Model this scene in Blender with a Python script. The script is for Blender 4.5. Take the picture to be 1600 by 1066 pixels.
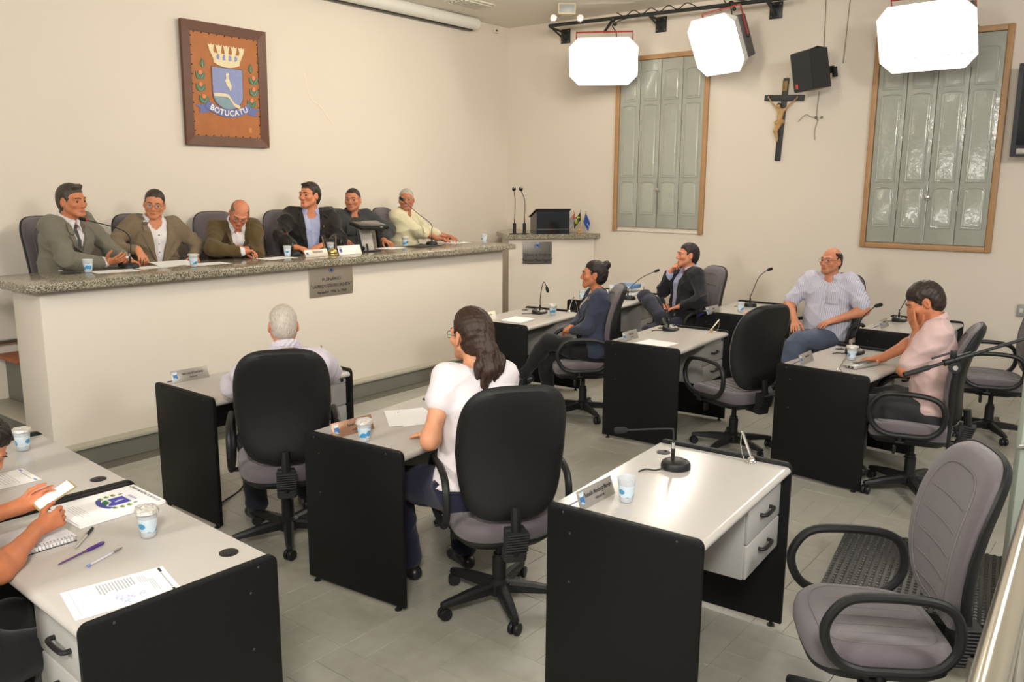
import bpy, bmesh, math, random
import numpy as np
from mathutils import Vector, Matrix, Euler, noise
random.seed(7)
for o in list(bpy.data.objects): bpy.data.objects.remove(o)
SC = bpy.context.scene
COL = SC.collection
R = math.radians
# ---------------------------------------------------------------- camera, world, exposure
CAMZ = 1.912
def make_camera():
    yaw, pitch, roll = R(51.70), R(10.647), R(0.339)
    f = Vector((math.sin(yaw)*math.cos(pitch), math.cos(yaw)*math.cos(pitch), -math.sin(pitch)))
    r = Vector((math.cos(yaw), -math.sin(yaw), 0)); u = r.cross(f)
    r2 = r*math.cos(roll)+u*math.sin(roll); u2 = u*math.cos(roll)-r*math.sin(roll)
    m = Matrix((( r2.x, u2.x, -f.x, 0), (r2.y, u2.y, -f.y, 0), (r2.z, u2.z, -f.z, CAMZ), (0, 0, 0, 1)))
    cd = bpy.data.cameras.new('camera'); cd.sensor_width = 36; cd.lens = 1311.46/1600*36
    cd.clip_start = .05; cd.clip_end = 60
    co = bpy.data.objects.new('camera', cd); COL.objects.link(co); co.matrix_world = m
    SC.camera = co
make_camera()
SC.view_settings.view_transform = 'Standard'; SC.view_settings.look = 'None'
SC.view_settings.gamma = 1.0; SC.view_settings.use_curve_mapping = False
SC.view_settings.exposure = 0.0
W = bpy.data.worlds.new('world'); SC.world = W; W.use_nodes = True
W.node_tree.nodes['Background'].inputs[0].default_value = (1.0, 0.98, 0.95, 1)
W.node_tree.nodes['Background'].inputs[1].default_value = 0.32
def area_light(name, loc, target, power, sx, sy, col):
    l = bpy.data.lights.new(name, 'AREA'); l.shape = 'RECTANGLE'; l.size = sx; l.size_y = sy
    l.energy = power; l.color = col
    o = bpy.data.objects.new(name, l); COL.objects.link(o); o.location = loc
    d = Vector(target)-Vector(loc); o.rotation_euler = d.to_track_quat('-Z', 'Y').to_euler()
    return o
WARM = (1.0, .955, .88)
# the room's other studio fluorescents, unseen behind and beside the camera, and one added lamp
area_light('studio_light_left', (-2.4, 2.9, 2.9), (2.4, 2.6, .3), 120, .9, .6, WARM)
area_light('studio_light_unseen', (5.6, 3.3, 3.72), (6.4, 7.2, 2.6), 74, .9, .6, (1.0, .88, .71))  # unseen lamp over the desks, added for the warm pool on the left wall
area_light('studio_light_unseen', (-.9, -.6, 3.6), (3.2, 3.6, .6), 175, .9, .6, WARM)
area_light('studio_light_unseen', (2.8, -2.2, 3.5), (6.8, 4.4, 1.4), 120, .9, .6, (1.0, .97, .93))
# ---------------------------------------------------------------- materials
MATS = {}
def nd(nt, t, **kw):
    n = nt.nodes.new(t)
    for k, v in kw.items():
        if k in n.inputs.keys(): n.inputs[k].default_value = v
        else: setattr(n, k, v)
    return n
def mat(name, col, rough=.6, metal=0., bump=0., bscale=60., var=0., vscale=6., spec=.5, coat=0., sheen=0., emit=None, estr=0., alpha=1., trans=0., detail=3.):
    if name in MATS: return MATS[name]
    m = bpy.data.materials.new(name); m.use_nodes = True; nt = m.node_tree
    b = nt.nodes['Principled BSDF']
    c = tuple(col)+(1,) if len(col) == 3 else col
    b.inputs['Base Color'].default_value = c; b.inputs['Roughness'].default_value = rough
    b.inputs['Metallic'].default_value = metal; b.inputs['Specular IOR Level'].default_value = spec
    b.inputs['Coat Weight'].default_value = coat; b.inputs['Sheen Weight'].default_value = sheen
    b.inputs['Alpha'].default_value = alpha; b.inputs['Transmission Weight'].default_value = trans
    if emit: b.inputs['Emission Color'].default_value = tuple(emit)+(1,); b.inputs['Emission Strength'].default_value = estr
    if bump or var:
        tc = nd(nt, 'ShaderNodeTexCoord')
    if bump:
        n = nd(nt, 'ShaderNodeTexNoise', Scale=bscale, Detail=detail); nt.links.new(tc.outputs['Object'], n.inputs['Vector'])
        bp = nd(nt, 'ShaderNodeBump', Strength=bump, Distance=.01); nt.links.new(n.outputs[0], bp.inputs['Height']); nt.links.new(bp.outputs[0], b.inputs['Normal'])
    if var:
        n = nd(nt, 'ShaderNodeTexNoise', Scale=vscale, Detail=4.); nt.links.new(tc.outputs['Object'], n.inputs['Vector'])
        mx = nd(nt, 'ShaderNodeMix', data_type='RGBA')
        mx.inputs[6].default_value = tuple(max(0, v*(1-var)) for v in c[:3])+(1,); mx.inputs[7].default_value = tuple(min(1, v*(1+var)) for v in c[:3])+(1,)
        nt.links.new(n.outputs[0], mx.inputs[0]); nt.links.new(mx.outputs[2], b.inputs['Base Color'])
    MATS[name] = m; return m
def srgb(r, g, b):
    f = lambda v: (v/255/12.92) if v <= 10 else ((v/255+.055)/1.055)**2.4
    return (f(r), f(g), f(b))
# ---------------------------------------------------------------- object helpers
def tag(o, label=None, cat=None, group=None, kind=None):
    if label: o['label'] = label
    if cat: o['category'] = cat
    if group: o['group'] = group
    if kind: o['kind'] = kind
    return o
def thing(name, label, cat, loc=(0, 0, 0), rz=0, group=None):
    o = bpy.data.objects.new(name, None); COL.objects.link(o); o.empty_display_size = .1
    o.location = loc; o.rotation_euler = (0, 0, rz)
    return tag(o, label, cat, group)
def copy_tree(o, parent=None, skip=()):
    c = o.copy(); COL.objects.link(c)
    if parent is not None: c.parent = parent
    for ch in [x for x in bpy.data.objects if x.parent == o]:
        if ch.name.split('.')[0] not in skip: copy_tree(ch, c, skip)
    return c
class MB:
    """collects shapes; build() links them as ONE mesh object"""
    def __init__(s): s.v = []; s.f = []; s.m = []; s.n = 0
    def raw(s, v, f, mi=0, M=None):
        v = [Vector(p) for p in v]
        if M is not None: v = [M @ p for p in v]
        b = len(s.v); s.v += v; s.f += [tuple(i+b for i in q) for q in f]; s.m += [mi]*len(f); return s
    def bm(s, bm, mi=0, M=None):
        bm.verts.ensure_lookup_table(); bm.verts.index_update()
        s.raw([v.co.copy() for v in bm.verts], [[v.index for v in f.verts] for f in bm.faces], mi, M); bm.free(); return s
    def box(s, c, d, bev=0., seg=2, rot=None, mi=0, M=None):
        b = bmesh.new(); bmesh.ops.create_cube(b, size=1.)
        for v in b.verts: v.co = Vector((v.co.x*d[0], v.co.y*d[1], v.co.z*d[2]))
        if bev > 0: bmesh.ops.bevel(b, geom=list(b.edges), offset=min(bev, .49*min(d)), segments=seg, affect='EDGES', profile=.5)
        T = Matrix.Translation(c)
        if rot: T = T @ Euler(rot).to_matrix().to_4x4()
        if M is not None: T = M @ T
        return s.bm(b, mi, T)
    def tube(s, pts, r, n=8, cap=True, closed=False, mi=0, M=None, flat=None, up=(0, 0, 1)):
        pts = [Vector(p) for p in pts]; k = len(pts); rs = r if isinstance(r, (list, tuple)) else [r]*k
        V = []; prev = None; upv = Vector(up)
        for i, p in enumerate(pts):
            if closed: t = pts[(i+1) % k]-pts[i-1]
            else: t = pts[min(i+1, k-1)]-pts[max(i-1, 0)]
            t.normalize()
            if flat is not None:
                a = t.cross(upv); a = a.normalized() if a.length > 1e-6 else Vector((1, 0, 0)); c = a.cross(t)
            elif prev is None:
                a = t.cross(Vector((0, 0, 1)));
                if a.length < 1e-3: a = t.cross(Vector((1, 0, 0)))
                a.normalize(); c = a.cross(t)
            else:
                a = (prev-t*prev.dot(t)).normalized(); c = a.cross(t)
            prev = a
            fl = 1. if flat is None else flat
            for j in range(n):
                g = 2*math.pi*j/n
                V.append(p+a*(math.cos(g)*rs[i])+c*(math.sin(g)*rs[i]*fl))
        F = []
        for i in range(k if closed else k-1):
            i2 = (i+1) % k
            for j in range(n): F.append((i*n+j, i*n+(j+1) % n, i2*n+(j+1) % n, i2*n+j))
        if cap and not closed: F.append(tuple(range(n))[::-1]); F.append(tuple((k-1)*n+j for j in range(n)))
        return s.raw(V, F, mi, M)
    def lathe(s, prof, n=24, mi=0, M=None, cap=True):
        V = []; F = []; k = len(prof)
        for (r, z) in prof:
            for j in range(n): g = 2*math.pi*j/n; V.append((r*math.cos(g), r*math.sin(g), z))
        for i in range(k-1):
            for j in range(n): F.append((i*n+j, i*n+(j+1) % n, (i+1)*n+(j+1) % n, (i+1)*n+j))
        if cap: F.append(tuple(range(n))[::-1]); F.append(tuple((k-1)*n+j for j in range(n)))
        return s.raw(V, F, mi, M)
    def prism(s, out, z0, z1, mi=0, M=None):
        n = len(out); V = [(x, y, z0) for x, y in out]+[(x, y, z1) for x, y in out]
        F = [tuple(range(n))[::-1], tuple(range(n, 2*n))]+[(i, (i+1) % n, n+(i+1) % n, n+i) for i in range(n)]
        return s.raw(V, F, mi, M)
    def rings(s, rings, mi=0, M=None, cap0=True, cap1=True):
        n = len(rings[0]); V = [p for r in rings for p in r]; F = []
        for i in range(len(rings)-1):
            for j in range(n): F.append((i*n+j, i*n+(j+1) % n, (i+1)*n+(j+1) % n, (i+1)*n+j))
        if cap0: F.append(tuple(range(n))[::-1])
        if cap1: F.append(tuple((len(rings)-1)*n+j for j in range(n)))
        return s.raw(V, F, mi, M)
    def sphere(s, c, r, n=12, m=8, mi=0, M=None, sc=(1, 1, 1)):
        pr = [(max(1e-4, r*math.sin(math.pi*i/m)), -r*math.cos(math.pi*i/m)) for i in range(m+1)]
        T = Matrix.Translation(c) @ Matrix.Diagonal((*sc, 1))
        if M is not None: T = M @ T
        return s.lathe(pr, n, mi, T)
    def mesh(s, name, mats, sharp=35):
        me = bpy.data.meshes.new(name); me.from_pydata(s.v, [], s.f)
        if not isinstance(mats, (list, tuple)): mats = [mats]
        for m in mats: me.materials.append(m)
        me.polygons.foreach_set('material_index', s.m)
        b = bmesh.new(); b.from_mesh(me); bmesh.ops.recalc_face_normals(b, faces=list(b.faces))
        sa = R(sharp)
        for f in b.faces: f.smooth = True
        for e in b.edges:
            if len(e.link_faces) == 2 and e.calc_face_angle(0) > sa: e.smooth = False
        b.to_mesh(me); b.free(); return me
    def build(s, name, mats, parent=None, loc=None, rot=None, sharp=35):
        o = bpy.data.objects.new(name, s.mesh(name, mats, sharp)); COL.objects.link(o)
        if parent is not None: o.parent = parent
        if loc is not None: o.location = loc
        if rot is not None: o.rotation_euler = rot
        return o
def catmull(pts, n=8, closed=False):
    P = [Vector(p) for p in pts]; k = len(P); out = []
    g = (lambda i: P[i % k]) if closed else (lambda i: P[max(0, min(k-1, i))])
    for i in range(k if closed else k-1):
        a, b, c, d = g(i-1), g(i), g(i+1), g(i+2)
        for j in range(n):
            t = j/n
            out.append(.5*((2*b)+(c-a)*t+(2*a-5*b+4*c-d)*t*t+(3*b-a-3*c+d)*t**3))
    if not closed: out.append(P[-1].copy())
    return out
def text_mesh(body, size, depth=.0008, align='CENTER', sx=1.0, bold=0.0):
    c = bpy.data.curves.new('lettering', 'FONT'); c.body = body; c.size = size; c.extrude = depth; c.align_x = align; c.align_y = 'CENTER'
    c.offset = bold; c.resolution_u = 2
    o = bpy.data.objects.new('lettering', c); COL.objects.link(o)
    dg = bpy.context.evaluated_depsgraph_get(); me = bpy.data.meshes.new_from_object(o.evaluated_get(dg))
    bpy.data.objects.remove(o); bpy.data.curves.remove(c)
    if sx != 1.0:
        for v in me.vertices: v.co.x *= sx
    return me
def text_obj(body, size, m, parent, M, depth=.0008, sx=1.0, bold=0., name='lettering', align='CENTER'):
    me = text_mesh(body, size, depth, align, sx, bold); me.transform(M); me.materials.clear(); me.materials.append(m)
    o = bpy.data.objects.new(name, me); COL.objects.link(o); o.parent = parent; return o
def frame_M(o, x, z):
    """matrix whose X axis is x and Z axis (outward normal) is z"""
    x = Vector(x).normalized(); z = Vector(z).normalized(); y = z.cross(x).normalized(); x = y.cross(z)
    return Matrix(((x.x, y.x, z.x, o[0]), (x.y, y.y, z.y, o[1]), (x.z, y.z, z.z, o[2]), (0, 0, 0, 1)))
# common materials
M_BLACKP = mat('black plastic', (.012, .012, .012), .42, spec=.35, bump=.12, bscale=400)
M_BLACKM = mat('black melamine', (.006, .006, .006), .5, bump=.05, bscale=300, spec=.22)
M_BLACKE = mat('black edge band', (.012, .012, .012), .25)
M_CHROME = mat('chrome', (.82, .80, .77), .12, 1.)
M_STEEL = mat('brushed steel', (.62, .60, .57), .32, 1.)
M_PAPER = mat('paper', (.86, .85, .84), .8)
M_RUBBER = mat('black rubber', (.015, .015, .015), .7)
M_INK = mat('grey ink', (.36, .36, .38), .8)
M_INKB = mat('blue ink', (.22, .26, .58), .8)
M_DARKT = mat('dark lettering', (.03, .03, .035), .6)
# ================================================================ THE ROOM
XR, YL, ZC = 9.0, 7.2, 3.9
M_WALL = mat('wall paint', srgb(224, 214, 200), .62, bump=.10, bscale=9, var=.025, vscale=1.3, spec=.35)
M_COUNT = mat('counter paint', srgb(222, 213, 200), .5, bump=.06, bscale=14, var=.02, vscale=2., spec=.4)
M_CEIL = mat('ceiling paint', srgb(234, 229, 218), .8)
M_FLOOR = mat('painted floor', srgb(128, 127, 119), .30, bump=.05, bscale=30, var=.16, vscale=2.2, spec=.45)
M_STEP = mat('grey step paint', srgb(112, 111, 102), .45, bump=.08, bscale=40, var=.12, vscale=4)
M_NOSE = mat('pale step nosing', srgb(168, 163, 147), .4, var=.05)
M_KICK = mat('grey kick strip', srgb(150, 147, 135), .45)
def plank_mat():
    m = mat('painted parquet', srgb(143, 142, 133), .30, spec=.45)
    nt = m.node_tree; b = nt.nodes['Principled BSDF']
    tc = nd(nt, 'ShaderNodeNewGeometry'); n1 = nd(nt, 'ShaderNodeTexNoise', Scale=1.1, Detail=6.); nt.links.new(tc.outputs['Position'], n1.inputs['Vector'])
    n2 = nd(nt, 'ShaderNodeTexNoise', Scale=14., Detail=5.); nt.links.new(tc.outputs['Position'], n2.inputs['Vector'])
    oi = nd(nt, 'ShaderNodeObjectInfo')
    ad = nd(nt, 'ShaderNodeMath', operation='ADD'); nt.links.new(n1.outputs[0], ad.inputs[0])
    ml = nd(nt, 'ShaderNodeMath', operation='MULTIPLY'); nt.links.new(n2.outputs[0], ml.inputs[0]); ml.inputs[1].default_value = .45; nt.links.new(ml.outputs[0], ad.inputs[1])
    m3 = nd(nt, 'ShaderNodeMath', operation='MULTIPLY_ADD'); nt.links.new(oi.outputs['Random'], m3.inputs[0]); m3.inputs[1].default_value = .07; nt.links.new(ad.outputs[0], m3.inputs[2])
    cr = nd(nt, 'ShaderNodeValToRGB'); e = cr.color_ramp.elements
    e[0].position = .45; e[0].color = srgb(143, 140, 128)+(1,); e[1].position = .95; e[1].color = srgb(170, 168, 157)+(1,)
    nt.links.new(m3.outputs[0], cr.inputs[0]); nt.links.new(cr.outputs[0], b.inputs['Base Color'])
    rr = nd(nt, 'ShaderNodeMapRange'); rr.inputs[3].default_value = .24; rr.inputs[4].default_value = .46
    nt.links.new(n2.outputs[0], rr.inputs[0]); nt.links.new(rr.outputs[0], b.inputs['Roughness'])
    return m
M_PLANK = plank_mat()
def structure(o): o['kind'] = 'structure'; return o
# floor with its painted parquet blocks (basket weave)
floor = structure(MB().box((3, 2.1, -.053), (12.2, 10.4, .10)).build('floor', mat('joint grime', srgb(100, 97, 86), .6)))
def plank_mesh(l, w):
    b = MB(); h = .0045; t = .0012
    l2, w2 = l/2-.0009, w/2-.0009
    b.rings([[(-l2, -w2, -h), (l2, -w2, -h), (l2, w2, -h), (-l2, w2, -h)], [(-l2, -w2, -t), (l2, -w2, -t), (l2, w2, -t), (-l2, w2, -t)],
             [(-l2+t, -w2+t, 0), (l2-t, -w2+t, 0), (l2-t, w2-t, 0), (-l2+t, w2-t, 0)]], cap0=False)
    return b.mesh('plank', M_PLANK, 20)
def lay_floor():
    S = .42; cells = []
    for i in range(-1, 23):
        for j in range(-3, 15):
            cx, cy = .2+i*S, -.6+j*S
            if cx > 8.95 or cy > 5.72: continue
            cells.append((cx, cy, (i+j) % 2))
    me = plank_mesh(S, S/3); todo = []
    yaw = R(51.7)
    for cx, cy, o in cells:
        for k in (-1, 0, 1):
            x, y = (cx, cy+k*S/3) if o == 0 else (cx+k*S/3, cy)
            d = math.hypot(x, y); az = math.atan2(x, y)-yaw
            vis = abs(az) < R(33) and d > 1.6
            todo.append((0 if vis else 1, d, x, y, 0 if o == 0 else math.pi/2))
    todo.sort()
    rest = MB()
    v0 = [v.co.copy() for v in me.vertices]; f0 = [tuple(p.vertices) for p in me.polygons]
    for i, (_, d, x, y, rz) in enumerate(todo):
        if i < 298:
            o = bpy.data.objects.new('plank', me); COL.objects.link(o); o.parent = floor; o.location = (x, y, .0002*math.sin(i*7.3)); o.rotation_euler = (0, 0, rz)
        else:
            rest.raw(v0, f0, 0, Matrix.Translation((x, y, 0)) @ Matrix.Rotation(rz, 4, 'Z'))
    o = rest.build('plank', M_PLANK, floor, sharp=20); o['kind'] = 'stuff'
lay_floor()
WL = structure(MB().box((3, YL+.06, ZC/2), (12.2, .12, ZC)).build('wall_left', M_WALL))
MB().tube(catmull([(5.66, 7.199, 3.03), (5.70, 7.199, 2.87), (5.75, 7.199, 2.755), (5.87, 7.199, 2.68), (5.95, 7.199, 2.59), (6.04, 7.199, 2.50)], 5), [.002]+[.007]*24+[.002], 8, flat=.4, up=(0, 1, 0)).build('plaster_ridge', mat('fresh plaster', srgb(236, 222, 198), .3), WL)
structure(MB().box((XR+.06, 2.1, ZC/2), (.12, 10.4, ZC)).build('wall_right', M_WALL))
structure(MB().box((3, 2.1, ZC+.05), (12.2, 10.4, .10)).build('ceiling', M_CEIL))
# dais: floor, steps, kick
structure(MB().box((5.1, 6.67, .265), (4.96, 1.06, .53), .006).build('dais_floor', M_STEP))
st = structure(MB().box((5.0, 5.79, .065), (5.3, .30, .13)).build('dais_step', M_STEP))
MB().box((5.0, 5.77, .141), (5.34, .30, .026), .006).build('nosing', M_NOSE, st)
st = structure(MB().box((2.52, 6.65, .09), (.20, 1.08, .18)).build('dais_step', M_STEP))
MB().box((2.51, 6.65, .19), (.22, 1.08, .022), .005).build('nosing', M_NOSE, st)
MB().box((2.63, 6.65, .54), (.07, 1.08, .022), .005).build('nosing', M_NOSE, st)
tag(MB().box((2.68, 6.93, .566), (.30, .40, .028), .004).build('footboard', mat('orange stained board', srgb(150, 84, 45), .5, var=.1)), 'orange stained board lying on the dais floor behind the counter end', 'board')
t = thing('foot_rail', 'grey metal bar on posts behind the orange board by the steps', 'rail')
MB().tube([(2.47, 7.16, .66), (2.95, 7.16, .66)], .02, 8).build('bar', M_STEEL, t)
MB().tube([(2.75, 7.16, .53), (2.75, 7.16, .66)], .012, 8).build('post', M_STEEL, t)
MB().tube([(2.92, 7.16, .53), (2.92, 7.16, .66)], .012, 8).build('post', M_STEEL, t)
# granite
def granite():
    m = mat('speckled granite', (.3, .29, .25), .16, spec=.55)
    nt = m.node_tree; b = nt.nodes['Principled BSDF']; tc = nd(nt, 'ShaderNodeTexCoord')
    v = nd(nt, 'ShaderNodeTexVoronoi', Scale=170.); nt.links.new(tc.outputs['Object'], v.inputs['Vector'])
    n = nd(nt, 'ShaderNodeTexNoise', Scale=100., Detail=6., Roughness=.7); nt.links.new(tc.outputs['Object'], n.inputs['Vector'])
    a = nd(nt, 'ShaderNodeMix', data_type='FLOAT'); a.inputs[0].default_value = .5
    sp = nd(nt, 'ShaderNodeSeparateColor'); nt.links.new(v.outputs['Color'], sp.inputs[0])
    nt.links.new(sp.outputs[0], a.inputs[2]); nt.links.new(n.outputs[0], a.inputs[3])
    cr = nd(nt, 'ShaderNodeValToRGB'); cr.color_ramp.elements[0].position = .28; cr.color_ramp.elements[0].color = srgb(70, 66, 58)+(1,)
    cr.color_ramp.elements[1].position = .72; cr.color_ramp.elements[1].color = srgb(184, 177, 158)+(1,)
    e = cr.color_ramp.elements.new(.5); e.color = srgb(132, 124, 104)+(1,)
    nt.links.new(a.outputs[0], cr.inputs[0]); nt.links.new(cr.outputs[0], b.inputs['Base Color']); return m
M_GRAN = granite()
CT = 1.268
cnt = thing('dais_counter', 'long cream masonry counter with a grey speckled granite top', 'counter', (4.7, 5.92, 0))
MB().box((-.01, 0, .68), (4.74, .42, 1.06), .004).build('body', M_COUNT, cnt)
MB().box((-.01, .0, .1585), (4.73, .40, .06)).build('kick_strip', M_KICK, cnt)
MB().box((-.02, .045, CT-.028), (4.95, .73, .056), .010, 3).build('granite_top', M_GRAN, cnt)
# lectern in the corner
lec = thing('lectern', 'cream masonry lectern with granite slab set diagonally in the corner', 'lectern', (8.4, 6.3, 0))
lo = [(7.95, 6.38), (8.62, 5.86), (8.985, 5.70), (8.985, 7.15), (8.40, 6.90)]
li = [(8.03, 6.40), (8.62, 5.945), (8.985, 5.785), (8.985, 7.12), (8.44, 6.84)]
q = lambda L: [(x-8.4, y-6.3) for x, y in L]
MB().prism(q(li), 0, 1.245).build('body', M_COUNT, lec)
MB().prism(q(lo), 1.245, 1.302).build('granite_slab', M_GRAN, lec)
# ---------------------------------------------------------------- shuttered windows
M_SHUT = mat('grey green gloss paint', srgb(170, 173, 162), .20, bump=.40, bscale=20, var=.05, vscale=5, spec=.7)
M_WOODF = mat('varnished pine', srgb(178, 138, 96), .45, bump=.1, bscale=60, var=.18, vscale=9)
def window(nm, y0, y1, z0, z1):
    w = thing(nm, None, None, (XR-.001, (y0+y1)/2, (z0+z1)/2)); w['kind'] = 'structure'
    W_, H_ = abs(y1-y0), z1-z0; fw = .052
    f = MB()
    for s in (-1, 1): f.box((-.022, s*(W_/2-fw/2), 0), (.044, fw, H_), .006)
    for s in ((1,) if nm == 'window_1' else (-1, 1)): f.box((-.022, 0, s*(H_/2-fw/2)), (.044, W_-2*fw, fw), .006)
    if nm == 'window_1': f.box((-.008, 0, -H_/2+.012), (.016, W_-2*fw, .024), .004, mi=1)
    f.build('window_frame', [M_WOODF, M_WALL], w)
    iw, ih = W_-2*fw, H_-2*fw; lw = iw/4
    for i in range(4):
        cy = iw/2-lw*(i+.5)
        o = MB().box((-.014, cy, 0), (.024, lw-.007, ih-.008), .004).build('shutter_leaf', M_SHUT, w)
        for a, b in ((.065, .235), (.262, .69), (.72, .915)):
            zt, zb = ih/2-a*ih, ih/2-b*ih; pw = lw*.32
            out = [(cy-pw, zb), (cy+pw, zb), (cy+pw, zt-.02)]+[(cy+pw*math.cos(g), zt-.02+.02*math.sin(g)) for g in (math.pi*k/8 for k in range(1, 8))]+[(cy-pw, zt-.02)]
            rg = lambda s, x: [(x, cy+(p-cy)*s, (zb+zt)/2+(z-(zb+zt)/2)*(1-(1-s)*pw/((zt-zb)/2))) for p, z in out]
            MB().rings([rg(1.10, -.024), rg(1.07, -.034), rg(1.0, -.036), rg(.95, -.029), rg(.86, -.028), rg(.78, -.033)][::-1], cap1=False).build('panel', M_SHUT, o)
    la = MB().box((-.034, 0, -ih*.27), (.016, .035, .05), .004).tube([(-.036, 0, -ih*.27+.16), (-.036, 0, -ih/2+.02)], .0045, 6)
    la.tube([(-.045, .02, -ih*.27), (-.045, -.035, -ih*.27-.005)], .006, 6).build('bolt', M_STEEL, w)
    for i in (1, 3):
        for z in (-.32, .05, .36):
            MB().tube([(-.03, iw/2-lw*i, z*ih-.03), (-.03, iw/2-lw*i, z*ih+.03)], .006, 6).build('hinge', M_SHUT, w)
window('window_1', 5.51, 4.31, 1.345, 3.385)
window('window_2', 2.56, 1.375, 1.295, 3.345)
# ---------------------------------------------------------------- ceiling and wall fittings
t = thing('projection_screen', 'white roll-up projection screen case mounted high along the left wall', 'screen', (6.1, YL-.12, 3.83))
MB().tube([(-2.3, 0, 0), (2.12, 0, 0)], .072, 20).build('case', mat('white case', srgb(222, 219, 212), .45), t)
MB().box((-.10, .045, -.066), (4.36, .05, .03), .004).build('slot', M_BLACKP, t)
MB().box((2.0, .06, .05), (.04, .10, .05), .004).build('bracket', M_STEEL, t)
MB().box((-2.0, .06, .05), (.04, .10, .05), .004).build('bracket', M_STEEL, t)
t = thing('junction_box', 'small white junction box on the left wall near the corner', 'junction box', (8.72, YL, 3.83))
MB().box((0, -.018, 0), (.075, .036, .06), .006).build('cover', mat('ivory plastic', srgb(220, 212, 190), .5), t)
MB().box((0, -.037, 0), (.03, .004, .02), .001).build('socket', M_BLACKP, t)
t = thing('ceiling_vent', 'white ceiling grille at the top edge near the screen', 'vent', (7.5, 6.55, ZC))
MB().box((0, 0, -.008), (.50, .34, .016), .003).build('frame', mat('vent white', srgb(210, 205, 190), .5), t)
for k in range(6): MB().box((0, -.12+.048*k, -.022), (.46, .022, .012), .002, rot=(.5, 0, 0)).build('slat', mat('vent white', (0, 0, 0)), t)
def emergency_light(loc, rz, label):
    t = thing('emergency_light', label, 'emergency light', loc, rz)
    MB().box((0, 0, -.06), (.20, .12, .12), .008).build('battery_case', mat('cream plastic', srgb(206, 196, 158), .5), t)
    MB().box((0, -.062, -.06), (.17, .006, .09), .001).build('label_plate', mat('grey label', srgb(150, 152, 150), .4), t)
    for s in (-1, 1):
        l = MB().tube([(s*.07, -.02, -.12), (s*.12, -.03, -.15)], .010, 8).sphere((s*.15, -.045, -.165), .042, 12, 8, sc=(1, .8, 1)).build('lamp_head', M_CHROME, t)
        MB().lathe([(.001, 0), (.034, 0), (.036, .006), (.001, .01)], 12, M=frame_M((s*.15, -.082, -.165), (1, 0, 0), (0, -1, 0))).build('lens', mat('lamp lens', (.8, .8, .78), .1), l)
emergency_light((8.20, 5.72, ZC), R(-52), 'cream twin-lamp emergency light on the ceiling above the left rail end')
emergency_light((8.55, 2.02, ZC), R(-75), 'cream emergency light above the studio light nearest the right edge')
# lighting rail
M_RAIL = mat('dark rail paint', (.02, .023, .022), .4)
t = thing('lighting_rail', 'black steel lighting rail bracketed along the window wall', 'rail', (8.67, 4.85, 3.77))
MB().tube([(0, 1.45, .02), (0, -1.55, -.02)], .021, 12).build('pipe', M_RAIL, t)
for y in (1.43, .10, -1.25):
    MB().tube([(0, y, 0), (.315, y, -.02)], .014, 8).tube([(.02, y, 0), (.315, y, -.11)], .012, 8).build('bracket_arm', M_RAIL, t)
    p = MB().box((.322, y, -.06), (.008, .14, .17), .002).build('wall_plate', M_RAIL, t)
    for dy in (-.05, .05):
        for dz in (-.06, .06): MB().sphere((.316, y+dy, -.06+dz), .008, 8, 4).build('bolt', M_STEEL, p)
cp = catmull([(0, 1.1+(-.11)*k, .0) if k % 2 else (.0, 1.1-.11*k, .05) for k in range(10)], 5)
tag(MB().tube([p+Vector((8.67, 4.25, 3.785)) for p in cp], .006, 6).build('power_cable', M_RUBBER), 'black power cable looped around the lighting rail', 'cable')
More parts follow.
